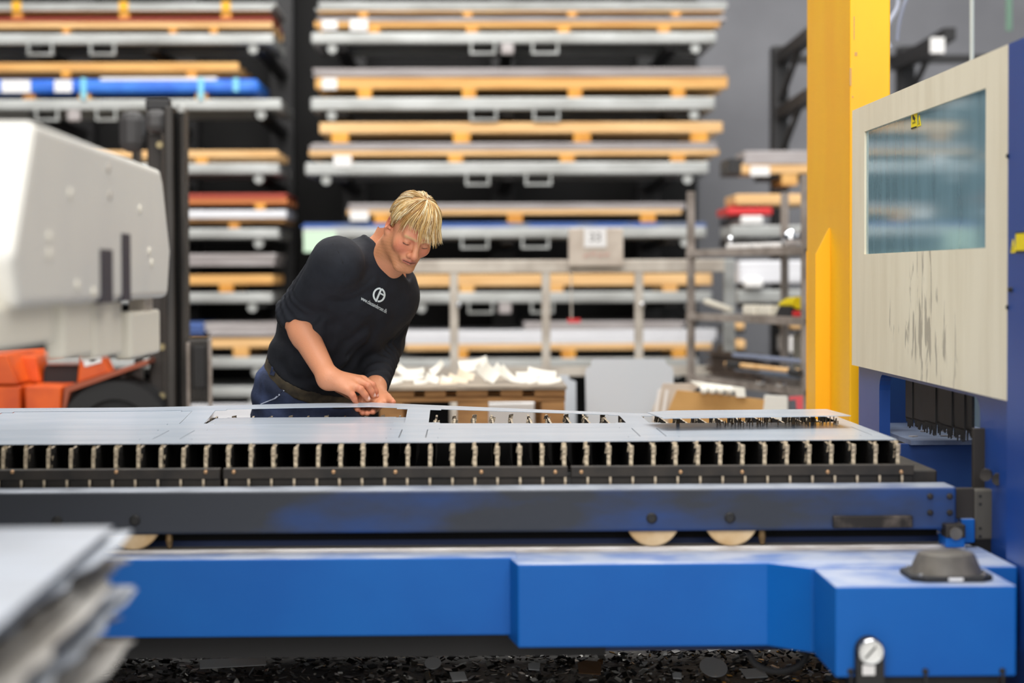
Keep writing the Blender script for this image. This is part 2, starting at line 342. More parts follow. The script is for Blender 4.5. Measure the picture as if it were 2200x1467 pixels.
# dark hoop and foot under the base box
hp = []
for k in range(17):
    t = math.pi*(0.02+0.96*k/16)
    c = P(1672-62*math.cos(t), 1400+42*math.sin(t), 4.25); hp.append(c)
ho = MB().tube(hp, 0.007, 8).build('cable_hoop', M_rubber, label='black cable hanging in a loop below the blue base', cat='cable')
# ------------------------------------------------------------------ enclosure of the machine
XP = 1.105
pl = PXc(1831, 240, XP); pr = PXc(2166, 92, XP); 
YL, YR = pl.y, pr.y; PZ1 = (pl.z+pr.z)/2; PZ0 = (PXc(1833, 786, XP).z+PXc(2160, 858, XP).z)/2
enc = thing('machine_enclosure', (1.4, 4.9, 0), 'blue laser machine enclosure with beige window panel at the right edge', 'machine')
wl = PXc(1857, 284, XP); wr = PXc(2118, 187, XP); wz1 = (wl.z+wr.z)/2; wz0 = PXc(1857, 546, XP).z
M_beige2 = M_beige.copy(); M_beige2.name = 'stained_beige_panel'
def stain_panel(m):
    nt = m.node_tree; b = nt.nodes['Principled BSDF']; src = b.inputs['Base Color'].links[0].from_socket
    tc = nt.nodes.new('ShaderNodeTexCoord'); gm = nt.nodes.new('ShaderNodeNewGeometry')
    mp = nt.nodes.new('ShaderNodeMapping'); mp.inputs['Scale'].default_value = (1, 9, 2.6)
    nz = nt.nodes.new('ShaderNodeTexNoise'); nz.inputs['Scale'].default_value = 3.1; nz.inputs['Detail'].default_value = 7; nz.inputs['Distortion'].default_value = 0.4
    nt.links.new(gm.outputs['Position'], mp.inputs[0]); nt.links.new(mp.outputs[0], nz.inputs['Vector'])
    # soot gathers in a blotch low on the middle of the panel
    vm = nt.nodes.new('ShaderNodeVectorMath'); vm.operation = 'SUBTRACT'; vm.inputs[1].default_value = (XP, PXc(1985, 690, XP).y, 1.13)
    vs = nt.nodes.new('ShaderNodeVectorMath'); vs.operation = 'MULTIPLY'; vs.inputs[1].default_value = (0, 2.6, 4.6)
    ln = nt.nodes.new('ShaderNodeVectorMath'); ln.operation = 'LENGTH'
    nt.links.new(gm.outputs['Position'], vm.inputs[0]); nt.links.new(vm.outputs[0], vs.inputs[0]); nt.links.new(vs.outputs[0], ln.inputs[0])
    ad = nt.nodes.new('ShaderNodeMath'); ad.operation = 'MULTIPLY_ADD'; ad.inputs[1].default_value = -0.20
    nt.links.new(ln.outputs['Value'], ad.inputs[0]); nt.links.new(nz.outputs[0], ad.inputs[2])
    mr = nt.nodes.new('ShaderNodeMapRange'); mr.inputs['From Min'].default_value = 0.455; mr.inputs['From Max'].default_value = 0.53; mr.inputs['To Max'].default_value = 0.62
    nt.links.new(ad.outputs[0], mr.inputs[0])
    mx = nt.nodes.new('ShaderNodeMix'); mx.data_type = 'RGBA'; mx.inputs['B'].default_value = S(120, 112, 100)
    nt.links.new(mr.outputs[0], mx.inputs['Factor']); nt.links.new(src, mx.inputs['A']); nt.links.new(mx.outputs['Result'], b.inputs['Base Color'])
stain_panel(M_beige2)
def ring(y0, y1, z0, z1, Y0, Y1, Z0, Z1, x, t):
    m = MB()
    for (a, b, c, d) in ((y0, Y0, z0, z1), (Y1, y1, z0, z1), (Y0, Y1, z0, Z0), (Y0, Y1, Z1, z1)):
        m.box(x, x+t, a, b, c, d)
    return m
def frame_mesh(x, t, outer, inner):
    "flat frame: outer and inner outlines of equal corner count"
    n = len(outer); v = []; f = []
    for xx in (x, x+t):
        v += [(xx, y, z) for y, z in outer] + [(xx, y, z) for y, z in inner]
    for i in range(n):
        j = (i+1) % n
        f += [(i, j, n+j, n+i), (2*n+j, 2*n+i, 3*n+i, 3*n+j), (j, i, 2*n+i, 2*n+j), (n+i, n+j, 3*n+j, 3*n+i)]
    m = MB(); m.add(v, f); return m
wy0, wy1 = wr.y, wl.y
panel = frame_mesh(XP, 0.018, [(YR, PZ0), (YL, PZ0), (YL, PZ1), (YR, PZ1)], [(wy0, wz0), (wy1, wz0), (wy1, wz1), (wy0, wz1)]).build('door_panel', M_beige2, enc)
# glass
mg = bpy.data.materials.new('tinted_glass'); mg.use_nodes = True; nt = mg.node_tree; nt.nodes.clear()
out = nt.nodes.new('ShaderNodeOutputMaterial'); tr = nt.nodes.new('ShaderNodeBsdfTransparent'); tr.inputs[0].default_value = (0.60, 0.80, 0.86, 1)
gl = nt.nodes.new('ShaderNodeBsdfGlossy'); gl.inputs['Roughness'].default_value = 0.06; gl.inputs[0].default_value = (0.9, 0.96, 1, 1)
df = nt.nodes.new('ShaderNodeBsdfDiffuse'); df.inputs[0].default_value = S(160, 200, 214)
m1 = nt.nodes.new('ShaderNodeMixShader'); m2 = nt.nodes.new('ShaderNodeMixShader'); fr = nt.nodes.new('ShaderNodeFresnel'); fr.inputs[0].default_value = 1.5
gmp = nt.nodes.new('ShaderNodeNewGeometry'); mpp = nt.nodes.new('ShaderNodeMapping'); mpp.inputs['Scale'].default_value = (1, 7, 1.6)
gz = nt.nodes.new('ShaderNodeTexNoise'); gz.inputs['Scale'].default_value = 2.0; gz.inputs['Detail'].default_value = 5
gr = nt.nodes.new('ShaderNodeMapRange'); gr.inputs['From Min'].default_value = 0.3; gr.inputs['From Max'].default_value = 0.75; gr.inputs['To Min'].default_value = 0.46; gr.inputs['To Max'].default_value = 0.62
nt.links.new(gmp.outputs['Position'], mpp.inputs[0]); nt.links.new(mpp.outputs[0], gz.inputs['Vector']); nt.links.new(gz.outputs[0], gr.inputs[0])
nt.links.new(gr.outputs[0], m1.inputs[0]); nt.links.new(tr.outputs[0], m1.inputs[1]); nt.links.new(df.outputs[0], m1.inputs[2])
nt.links.new(fr.outputs[0], m2.inputs[0]); nt.links.new(m1.outputs[0], m2.inputs[1]); nt.links.new(gl.outputs[0], m2.inputs[2]); nt.links.new(m2.outputs[0], out.inputs[0])
pane = MB().box(XP+.006, XP+.010, wy0-.004, wy1+.004, wz0-.004, wz1+.004).build('window_pane', mg, enc)
# yellow warning signs on the pane and on the blue side
def flat_yz(x, y0, y1, z0, z1): return MB().box(x-.0012, x, min(y0, y1), max(y0, y1), z0, z1)
def warn(parent, xq, pxl, pxr, pyt, pyb, lines=True):
    a = PXc(pxl, pyt, xq); b = PXc(pxr, pyb, xq)
    sg = flat_yz(xq, a.y, b.y, b.z, a.z).build('warning_label', M_label, parent)
    y0, y1 = sorted((a.y, b.y)); z0, z1 = b.z, a.z; h = z1-z0; m = MB(); xx = xq-.0016
    m.box(xx, xx+.0003, y0, y1, z1-h*.07, z1); m.box(xx, xx+.0003, y0, y1, z0, z0+h*.09)
    if lines:
        for q in (0.30, 0.36, 0.55): m.box(xx, xx+.0003, y0+(y1-y0)*.2, y0+(y1-y0)*.75, z0+h*q, z0+h*(q+.025))
        m.obox((xx, (y0+y1)/2, z0+h*.63), (.0002, 0, 0), (0, (y1-y0)*.2, h*.12), (0, -.002, .004))
    m.build('print', M_ink, sg)
    return sg
def tri_label(parent, xq, pxl, pxr, pyt, pyb):
    a = PXc(pxl, pyb, xq); b = PXc(pxr, pyb, xq); zt = PXc((pxl+pxr)/2, pyt, xq).z; z0 = (a.z+b.z)/2
    o = MB().prism([(xq-.0012, a.y, z0), (xq-.0012, b.y, z0), (xq-.0012, (a.y+b.y)/2, zt)], (.0012, 0, 0)).build('warning_triangle', M_label, parent)
    ym = (a.y+b.y)/2; h = zt-z0; wd = abs(a.y-b.y)
    m = MB()
    m.prism([(xq-.0016, ym-wd*.09, z0+h*.3), (xq-.0016, ym+wd*.09, z0+h*.3), (xq-.0016, ym, z0+h*.62)], (.0003, 0, 0)).box(xq-.0016, xq-.0013, ym-wd*.16, ym+wd*.16, z0+h*.17, z0+h*.24)
    m.build('print', M_ink, o)
warn(pane, XP+.0055, 1958.5, 1970.5, 242, 274); tri_label(pane, XP+.0055, 1972, 1979, 247, 271)
MB().box(XP, XP+.03, 3.55, YR-.002, 0.0, PZ1).build('side_wall', M_bluewall, enc)
MB().box(XP+.03, 2.6, 3.55, 3.58, 0.0, PZ1).build('front_wall', M_bluewall, enc)
warn(enc, XP-.0005, 2183, 2215, 499, 541, False); tri_label(enc, XP-.0005, 2172, 2182, 514, 543)
for px, py in ((2166.5, 335), (2166, 660), (2170, 622), (2175, 622)):
    c = PXc(px, py, XP)
    MB().lathe((XP+.002, c.y, c.z), (-1, 0, 0), [(.005, 0), (.005, .005), (.002, .007)], 10).build('screw', M_black, enc)
# posts left and right of the opening
XO = 1.125
o1 = PXc(1845, 800, XO).y; o2 = PXc(1889, 860, XO).y; o3 = PXc(2106, 880, XO).y; o4 = YR-.002
zo = 0.70; ztop = PZ0+.03; inner_top = PXc(1905, 806, XO).z
def arc(cy, cz, r, a0, a1, n=5): return [(cy+r*math.cos(math.radians(a0+(a1-a0)*k/n)), cz+r*math.sin(math.radians(a0+(a1-a0)*k/n))) for k in range(n+1)]
rr = 0.045
outl = [(o4, zo)] + [(o4, ztop)]*6 + [(o1, ztop)]*6 + [(o1, zo)]
inl = [(o3, zo+.001)] + arc(o3+rr, PZ0-.012-rr, rr, 180, 90) + arc(o2-rr, PZ0-.012-rr, rr, 90, 0) + [(o2, zo+.001)]
v = []; f = []; n = len(outl)
for xx in (XO, XO+.03):
    v += [(xx, y, z) for y, z in outl] + [(xx, y, z) for y, z in inl]
for i in range(n-1):
    j = i+1
    f += [(i, j, n+j, n+i), (2*n+j, 2*n+i, 3*n+i, 3*n+j), (j, i, 2*n+i, 2*n+j), (n+i, n+j, 3*n+j, 3*n+i)]
mm = MB(); mm.add(v, f); mm.build('opening_frame', M_bluewall, enc)
MB().box(XO, XO+.03, o4-.02, o3, 0.0, zo).build('frame_foot', M_bluewall, enc)
MB().box(XO, XO+.03, o2, o1, 0.0, zo).build('frame_foot', M_bluewall, enc)
# inside: ledge, back wall, brush curtain, shields
led = P(1990, 946, 5.30).z
MB().box(XO+.03, 2.6, 5.30, 5.93, led-.012, led).build('ledge', mat('dusty_ledge', S(120, 134, 160), 0.5, 0.2, S(86, 96, 120), 10), enc)
MB().box(XO-.02, 2.6, 5.33, 5.36, 0.35, led-.012).build('ledge_front', M_darkblue, enc)
MB().box(1.62, 1.66, 4.3, 5.93, led, 1.02).build('inner_wall', M_darkblue, enc)
MB().box(XO+.03, 2.6, 5.93, 5.96, led-.05, PZ0+.02).build('inner_wall', M_darkblue, enc)
for k in range(9):
    c = P(random.uniform(1950, 2080), 934+random.uniform(-8, 6), 5.5); c = PZc(random.uniform(1930, 2085), random.uniform(926, 943), led)
    r = random.uniform(.003, .008)
    MB().obox((c.x, c.y, led+.002), (r, r*.4, 0), (-r*.5, r*.8, 0), (0, 0, .0015)).build('dross_chip', M_sheet, enc)
XB = 1.165
M_brush = mat('brush_strip', S(30, 29, 30), 0.55, 0, S(20, 19, 19), 20)
yb = [PXc(px, 880, XB).y for px in (1945, 1960, 1985, 2010, 2020, 2045, 2052, 2072, 2086)]
for i in range(len(yb)-1):
    y1, y0 = yb[i], yb[i+1]; zb = PXc((1945, 1960, 1985, 2010, 2020, 2045, 2052, 2072)[i], 897+3.6*i, XB).z
    off = 0.003*(i % 2)
    m = MB().box(XB+off, XB+off+.006, y0+.002, y1-.002, zb, PZ0+.05)
    nbr = max(4, int((y1-y0)/.009))
    for k in range(nbr):
        y = y0+.003+(y1-y0-.006)*k/nbr; l = random.uniform(.006, .03)
        m.hexa([(XB+off, y, zb-l), (XB+off+.003, y, zb-l), (XB+off+.003, y+.002, zb-l), (XB+off, y+.002, zb-l), (XB+off, y, zb+.004), (XB+off+.005, y, zb+.004), (XB+off+.005, y+.005, zb+.004), (XB+off, y+.005, zb+.004)])
    m.build('brush_strip', M_brush, enc)
# frosted inner shield, and pale tubes added to imitate reflections in the window
msh = mat('frosted_shield', S(190, 212, 220), 0.35, 0, S(160, 190, 204), 1.6, (0.35, 0.65), (1, 7, 0.7))
zsh = PXc(2040, 240, 1.36).z
MB().box(1.36, 1.368, 4.2, 7.4, 0.86, zsh-.012).build('inner_shield', msh, enc)
MB().box(1.352, 1.372, 4.2, 7.4, zsh-.014, zsh).build('shield_edge', mat('glass_edge', S(176, 210, 214), 0.3), enc)
for py, hh in ((300, 13), (345, 11), (455, 14)):
    z = PXc(2000, py, 1.35).z
    pts = []
    for k in range(13):
        y = 4.25+3.1*k/12; pts.append((1.345, y, z+.02*math.cos((k-6)/6*1.4)-.02))
    MB().tube(pts, .019, 10).build('reflection_band', mat('pale_reflection', S(184, 200, 204), 0.5), enc)
# guide bracket beside the opening
gb = thing('guide_bracket', P(2110, 1220, 4.40), 'dark steel guide bracket with rollers between table end and blue wall', 'bracket')
a = P(2091, 920, 4.42); b = P(2112, 1052, 4.42)
MB().box(a.x, b.x+.012, 4.42, 4.435, b.z-.15, a.z).build('upright_plate', mat('brown_black_steel', S(50, 45, 40), 0.55, 0.3), gb, bevel=0.002)
a = P(2092, 1052, 4.36); b = P(2138, 1160, 4.36)
wp = MB().box(a.x, b.x, 4.36, 4.40, b.z, a.z).build('worn_plate', mat('worn_plate_paint', S(84, 80, 72), 0.6, 0.2, S(52, 49, 45), 9, (0.42, 0.55)), gb, bevel=0.005)
for py in (1066, 1083, 1135, 1152):
    c = P(2106, py, 4.36); MB().lathe((c.x, 4.361, c.z), (0, -1, 0), [(.0035, 0), (.0035, .002)], 12).build('bolt', M_black, wp)
MB().box(a.x, b.x, 4.365, 4.40, P(2110, 1230, 4.36).z, b.z).build('lower_block', M_soot, gb)
a = P(2053, 1049, 4.36); b = P(2094, 1114, 4.36)
MB().box(a.x, b.x, 4.36, 4.38, b.z, a.z).build('link_plate', mat('brown_black_steel', S(50, 45, 40)), gb, bevel=0.002)
for px, py, r in ((2110, 1018, .0125), (2136, 1027, .0128)):
    c = P(px, py, 4.33)
    MB().lathe((c.x, 4.30, c.z), (0.35, 1, 0), [(.004, 0.001), (r, 0), (r, .026), (.004, .026)], 24).build('roller', M_comb, gb, smooth=True)
# ------------------------------------------------------------------ yellow column
yc = thing('crane_column', (1.18, 6.4, 0), 'tall yellow steel column behind the machine panel', 'column')
cx0 = PXc(1826, 200, 1.122).x; cy0 = 6.0; cx0 = P(1826, 200, 6.0).x; cx1 = P(1913, 100, 6.0).x
YF = cx0*FPX/(1735.5-1003)
MB().box(cx0, cx1, cy0, YF, 0, 4.6).build('shaft', M_yellow, yc, bevel=0.004)
gy = cx0*FPX/(1786-1003)
gx = P(1752, 700, gy).x; zt1 = P(1786, 490, gy).z; zt0 = P(1752, 548, gy).z
MB().prism([(gx, gy, 0.0), (cx0, gy, 0.0), (cx0, gy, zt1), (cx0-.003, gy, zt1), (gx, gy, zt0)], (0, .012, 0)).build('gusset', M_yellow, yc)
fx = P(1732, 700, YF).x
MB().box(fx, cx0, YF-.012, YF, 0, P(1734, 540, YF).z).build('flange', M_yellow, yc)
MB().box(cx0-.2, cx1+.1, 5.94, YF+.1, 0, .03).build('base_plate', M_yellow, yc)
M_chip = mat('scraped_steel', S(196, 150, 90), 0.5, 0.3)
for px, py, ww, hh in ((1827, 165, 5, 38), (1839, 116, 6, 8), (1832, 208, 3, 4), (1835, 60, 2, 50)):
    a = P(px-ww/2, py-hh/2, 6.0); b = P(px+ww/2, py+hh/2, 6.0)
    MB().box(max(a.x, cx0-.001), max(b.x, cx0+.004), 5.9992, 6.003, b.z, a.z).build('paint_chip', M_chip, yc)
# ------------------------------------------------------------------ the cut sheet on the slats
def sstep(a, b, x):
    t = min(1, max(0, (x-a)/(b-a))); return t*t*(3-2*t)
def lift(x, y):
    if x <= -0.25: L = 0.023+0.010*sstep(-0.95, -0.25, x)
    else: L = 0.033*max(0.0, 1-(x+0.25)/0.72)**1.05
    return L*(sstep(4.95, 5.52, y)*1.10)
YB0, YB1 = 5.06, 5.335      # far row of cut outs
YA0, YA1 = 4.63, 4.925      # near row
YFRONT, YFAR = 4.525, 5.415
COLS = [(-1.76, -1.26), (-1.205, -0.712), (-0.653, -0.155), (-0.096, 0.395), (0.452, 0.925)]
NX, NY = 0.028, 0.018       # notched corners of the parts
def in_part(x, y, r, k=0.0):
    x0, x1, y0, y1 = r[0]+k, r[1]-k, r[2]+k, r[3]-k
    if not (x0 < x < x1 and y0 < y < y1): return False
    return not ((x < x0+NX or x > x1-NX) and (y < y0+NY or y > y1-NY))
PARTS = [(a, b, YA0, YA1) for a, b in COLS] + [(a, b, YB0, YB1) for a, b in COLS]
K = 0.002
def grid_plate(xs, ys, keep, zf, th=0.0015):
    xs = sorted(set(round(x, 5) for x in xs)); ys = sorted(set(round(y, 5) for y in ys)); idx = {}; v = []; f = []
    cells = set()
    for i in range(len(xs)-1):
        for j in range(len(ys)-1):
            if keep((xs[i]+xs[i+1])/2, (ys[j]+ys[j+1])/2): cells.add((i, j))
    def vi(i, j, k):
        if (i, j, k) not in idx:
            idx[(i, j, k)] = len(v); v.append((xs[i], ys[j], zf(xs[i], ys[j])+(th if k else 0)))
        return idx[(i, j, k)]
    for i, j in cells:
        f.append((vi(i, j, 1), vi(i+1, j, 1), vi(i+1, j+1, 1), vi(i, j+1, 1)))
        f.append((vi(i, j+1, 0), vi(i+1, j+1, 0), vi(i+1, j, 0), vi(i, j, 0)))
        for di, dj, a, b in ((0, -1, (i, j), (i+1, j)), (1, 0, (i+1, j), (i+1, j+1)), (0, 1, (i+1, j+1), (i, j+1)), (-1, 0, (i, j+1), (i, j))):
            if (i+di, j+dj) not in cells:
                f.append((vi(*a, 0), vi(*b, 0), vi(*b, 1), vi(*a, 1)))
    m = MB(); m.add(v, f); return m
xs = [-1.80, 0.955]; ys = [YFRONT, YFAR]
for a, b in COLS: xs += [a, a+NX, b-NX, b]
for a, b in ((YA0, YA1), (YB0, YB1)): ys += [a, a+NY, b-NY, b]
xs += [-1.8+0.05*i for i in range(55)]; ys += [YFRONT+(YFAR-YFRONT)*i/16 for i in range(17)]
zsheet = lambda x, y: ZS+lift(x, y)
grid_plate(xs, ys, lambda x, y: not any(in_part(x, y, r) for r in PARTS), zsheet).build('sheet_skeleton', M_film,
    label='large cut steel sheet skeleton with rows of openings lying on the slats', cat='metal sheet')
PL = {(-1.205, 0): 'cut panel left of the worker\'s panel in the near row of the sheet', (-0.653, 0): 'cut panel in the near row of the sheet, in front of the worker',
      (-0.096, 0): 'cut panel in the near row, in front of the open slats', (0.452, 0): 'cut panel in the near row of the sheet, nearest the yellow column',
      (-1.76, 0): 'cut panel in the near row of the sheet, at the left frame edge',
      (-1.205, 1): 'cut panel in the far row of the sheet, below the orange forklift', (-0.653, 1): 'loose flat cut panel in the far row, under the lifted strip and the hands', (-1.76, 1): 'cut panel in the far row of the sheet, at the left frame edge'}
for r in PARTS:
    row = 1 if r[2] > 5 else 0
    key = (r[0], row)
    if key not in PL or r[1] < -1.25: continue
    ks = [r[0]+K, r[0]+K+NX, r[1]-K-NX, r[1]-K]+[r[0]+K+(r[1]-r[0]-2*K)*i/10 for i in range(11)]
    kq = [r[2]+K, r[2]+K+NY, r[3]-K-NY, r[3]-K]+[r[2]+K+(r[3]-r[2]-2*K)*i/6 for i in range(7)]
    zf = zsheet
    if row == 1 and r[0] == -0.653: zf = lambda x, y: ZS+0.0005
    if row == 1 and r[0] == -1.205: zf = lambda x, y: ZS+lift(x, y)*0.93
    grid_plate(ks, kq, lambda x, y: in_part(x, y, r, K), zf).build('cut_panel', M_film, label=PL[key], cat='metal sheet', group='panels cut from the sheet on the table')
# loose plate lying raised over the far right opening
zq = 0.930
q = [PZc(1828, 894, zq), PZc(1776, 880, zq), PZc(1440, 883, zq), PZc(1390, 887, zq), PZc(1424, 899.5, zq)]
MB().prism(q, (0, 0, 0.0018)).build('loose_panel', M_film, label='loose cut panel lying raised across the far row, nearest the machine', cat='metal sheet')
sp = MB()
for (x, y) in ((0.52, 5.04), (0.80, 5.0), (0.86, 5.08)): sp.box(x-.004, x+.004, y-.004, y+.004, ZS-.002, zq)
# upright slag teeth under the loose panel
for k in range(70):
    p = PZc(random.uniform(1640, 1815), 905, ZS); y = random.uniform(4.98, 5.1); x = random.uniform(.60, .92)
    sp.box(x-.0012, x+.0012, y-.001, y+.001, ZS-.01, ZS+random.uniform(.004, .02))
sp.build('slag_tooth_row', mat('slag', S(120, 100, 76), 0.5, 0.5), table, kind='stuff')
# ------------------------------------------------------------------ white handling arm at the left
XA = -0.60
def ya(px): return XA*FPX/(px-1003)
arm = thing('handling_arm', (-1.45, 3.45, 0), 'large white angular machine arm hanging over the left of the picture', 'machine')
prof = [(2.876, 1.487), (4.045, 1.480), (4.075, 1.462), (4.17, 1.322), (4.125, 1.228), (2.77, 1.228), (2.727, 1.297)]
MB().prism([(XA, y, z) for y, z in prof], (-1.0, 0, 0)).build('arm_body', M_offwhite, arm, bevel=0.012, seg=3)
MB().box(-1.62, -1.30, 3.0, 3.9, 0, 1.23).build('arm_pillar', M_offwhite, arm, bevel=0.01)
M_slot = mat('slot_dark', S(34, 34, 52), 0.5)
for p0, p1, zt in ((219, 245, 1.315), (265, 283, 1.345)):
    MB().box(XA-.01, XA+.0015, ya(p0), ya(p1), 1.226, zt).build('guide_slot', M_slot, arm)
for p, py in ((150, 416), (232, 362), (235, 420), (300, 450), (320, 540), (325, 565), (105, 510), (105, 545), (165, 613), (200, 628)):
    c = PXc(p, py, XA)
    MB().lathe((XA-.001, c.y, c.z), (1, 0, 0), [(.008, 0), (.008, .003), (.005, .0045)], 14).build('screw', M_cream if p not in (232, 235) else M_frame, arm)
for p0, p1, zb, xx in ((-60, 118, 1.172, -.615), (143, 203, 1.142, -.615), (209, 265, 1.132, -.615), (285, 346, 1.118, -.612)):
    y0 = xx*FPX/(p0-1003); y1 = xx*FPX/(p1-1003)
    MB().box(xx-.03, xx, y0, y1, zb, 1.232 if p0 != 285 else 1.205).build('support_foot', M_cream, arm, bevel=0.006)
y0 = -.615*FPX/(310-1003)
MB().box(-.645, -.615, y0+.02, y0+.12, 1.20, 1.235).build('foot_stem', M_frame, arm)
# ------------------------------------------------------------------ stack of cut sheets, lower left, close to the camera
stand = thing('sheet_stand', (-0.75, 2.35, 0), 'blue steel stand under the stack of offcut sheets at lower left', 'stand')
MB().box(-1.1, -0.50, 1.75, 2.74, 0.60, 0.64).build('stand_top', M_blue, stand)
for x in (-1.05, -0.53):
    for y in (1.8, 2.70): MB().box(x-.03, x+.03, y-.03, y+.03, 0, 0.60).build('leg', M_blue, stand)
words_ = ['topmost', 'second', 'third', 'fourth', 'fifth', 'sixth', 'seventh', 'eighth', 'ninth', 'tenth', 'eleventh', 'twelfth', 'thirteenth', 'fourteenth']
tips = [(242, 1131, 2.78), (283, 1152, 2.80), (262, 1178, 2.80), (272, 1203, 2.80), (280, 1213, 2.81), (250, 1235, 2.8), (288, 1258, 2.79), (294, 1278, 2.8), (265, 1292, 2.79), (252, 1312, 2.78), (262, 1335, 2.78), (290, 1372, 2.78), (275, 1392, 2.8), (262, 1460, 2.7)]
M_off = mat('offcut_steel', S(188, 195, 206), 0.32, 0.0, S(174, 178, 184), 4, (0.35, 0.7), (1, 5, 1))
M_off2 = mat('bare_offcut_steel', S(190, 187, 182), 0.38, 0.1, S(160, 155, 148), 5)
prevz = 9
for k, (px, py, Y) in enumerate(tips):
    t = P(px, py, Y); m = MB(); th = 0.0022
    if k >= 13: zt = 0.662
    else: zt = t.z
    zb = min(zt, prevz-.004)
    ang = random.uniform(-.03, .05) if k else 0.03
    d = Vector((math.sin(ang), -math.cos(ang), 0)); s = Vector((-d.y*-1, d.x*-1, 0)); s = Vector((-math.cos(ang), -math.sin(ang), 0))
    L = 1.0+random.uniform(-.05, .05); W = 0.62
    droop = random.uniform(0.0, .012) if k else 0.0
    zfar = zt; znear = zb - 0.0
    # sheet with an irregular right edge: notches cut out of it
    n = 12; right = []
    for i in range(n+1):
        u = L*i/n; inset = 0.0
        if k and i > 0: inset = random.choice((0.0, 0.0, 0.012, 0.03))*(1 if i % 2 else .4)
        right.append((u, inset))
    top = []; bot = []
    v = []; f = []
    for i, (u, ins) in enumerate(right):
        for a in (ins, 0.10, W):
            p = Vector((t.x, t.y, 0))+d*u+s*a
            z = zt - droop*(u/L) - (0.010*math.exp(-((u)/.12)**2)*(0 if k == 0 else random.uniform(-1, .2)))*(1 if a < .05 else 0)
            v.append((p.x, p.y, z))
    N = len(v); v2 = [(x, y, z-th) for x, y, z in v]
    for i in range(n):
        for c in range(2):
            a_ = i*3+c; f.append((a_, a_+1, a_+4, a_+3)); f.append((N+a_+3, N+a_+4, N+a_+1, N+a_))
        f.append((i*3, i*3+3, N+i*3+3, N+i*3)); f.append((i*3+2, N+i*3+2, N+i*3+5, i*3+5))
    f.append((0, N, N+1, N+2, 2, 1)); e = n*3; f.append((e, e+1, e+2, N+e+2, N+e+1, N+e))
    m.add(v, f and (f+[]) or f); m.v += []; m.add(v2, [])
    m.build('offcut_sheet', M_off if k in (0, 1, 6, 7, 8) else M_off2, label=f'{words_[k]} offcut sheet from the top of the foreground stack at lower left', cat='metal sheet', group='offcut sheets stacked in the foreground')
    prevz = zt
# ------------------------------------------------------------------ scrap under the machine
ZF = 0.30
heap = MB(); heap.box(-1.7, 0.99, 4.66, 5.44, 0.02, ZF-.004)
tray = thing('scrap_tray', (-.35, 5.0, 0), 'black steel scrap container under the cutting table', 'container')
MB().box(-1.72, 0.995, 5.45, 5.48, 0, .37).build('tray_wall', M_soot, tray)
MB().box(-1.72, 0.995, 4.65, 5.45, 0, .015).build('tray_floor', M_soot, tray)
heap.build('scrap_bed', mat('black_scrap_bed', S(26, 25, 24), 0.6, 0.2, S(60, 57, 53), 40, bump=0.6, bscale=80), label='dark bed of cutting dust in the scrap container under the table', cat='scrap')
ch = MB()
for k in range(3000):
    p = Vector((random.uniform(-1.6, .97), random.uniform(4.7, 5.42), ZF+random.uniform(-.004, .012)))
    r = random.uniform(.003, .011); q = r*random.uniform(.25, .9); th = random.uniform(.0006, .002)
    e = Matrix.Rotation(random.uniform(0, 6.28), 3, 'Z') @ Matrix.Rotation(random.gauss(0, .35), 3, 'X') @ Matrix.Rotation(random.gauss(0, .35), 3, 'Y')
    ch.obox(p, e @ Vector((r, 0, 0)), e @ Vector((0, q, 0)), e @ Vector((0, 0, th)))
M_chips = mat('scrap_chips', S(90, 88, 84), 0.3, 0.3)
_nt = M_chips.node_tree; _g = _nt.nodes.new('ShaderNodeNewGeometry'); _r = _nt.nodes.new('ShaderNodeValToRGB')
_r.color_ramp.elements[0].position = .55; _r.color_ramp.elements[0].color = S(40, 38, 36); _r.color_ramp.elements[1].position = 1.0; _r.color_ramp.elements[1].color = S(250, 248, 240)
_e = _r.color_ramp.elements.new(.85); _e.color = S(110, 104, 96)
_nt.links.new(_g.outputs['Random Per Island'], _r.inputs[0]); _nt.links.new(_r.outputs[0], _nt.nodes['Principled BSDF'].inputs['Base Color'])
ch.build('scrap_chip_litter', M_chips, label='litter of tiny shiny metal chips in the container under the machine', cat='scrap', kind='stuff')
big = [('oval', 1533, 1441, 30, 'pale oval steel offcut disc lying in the scrap near the blue drive box'), ('oval', 930, 1432, 18, 'long thin oval offcut lying in the scrap left of centre'),
       ('strip', 500, 1432, 70, 'long pale steel strip lying in the scrap at left'), ('tab', 1148, 1441, 13, 'rounded grey tab lying in the scrap near the middle'),
       ('tab', 1268, 1444, 26, 'rusty brown offcut plate lying in the scrap'), ('strip', 985, 1462, 16, 'short bright strip at the bottom edge of the scrap, left of centre'),
       ('tab', 1290, 1431, 6, 'small bright square chip in the scrap, right of the rusty plate'), ('strip', 1620, 1455, 24, 'thin bright strip in the scrap right of the oval disc'),
       ('tab', 1455, 1461, 10, 'crumpled bright chip at the bottom of the scrap left of the oval disc')]
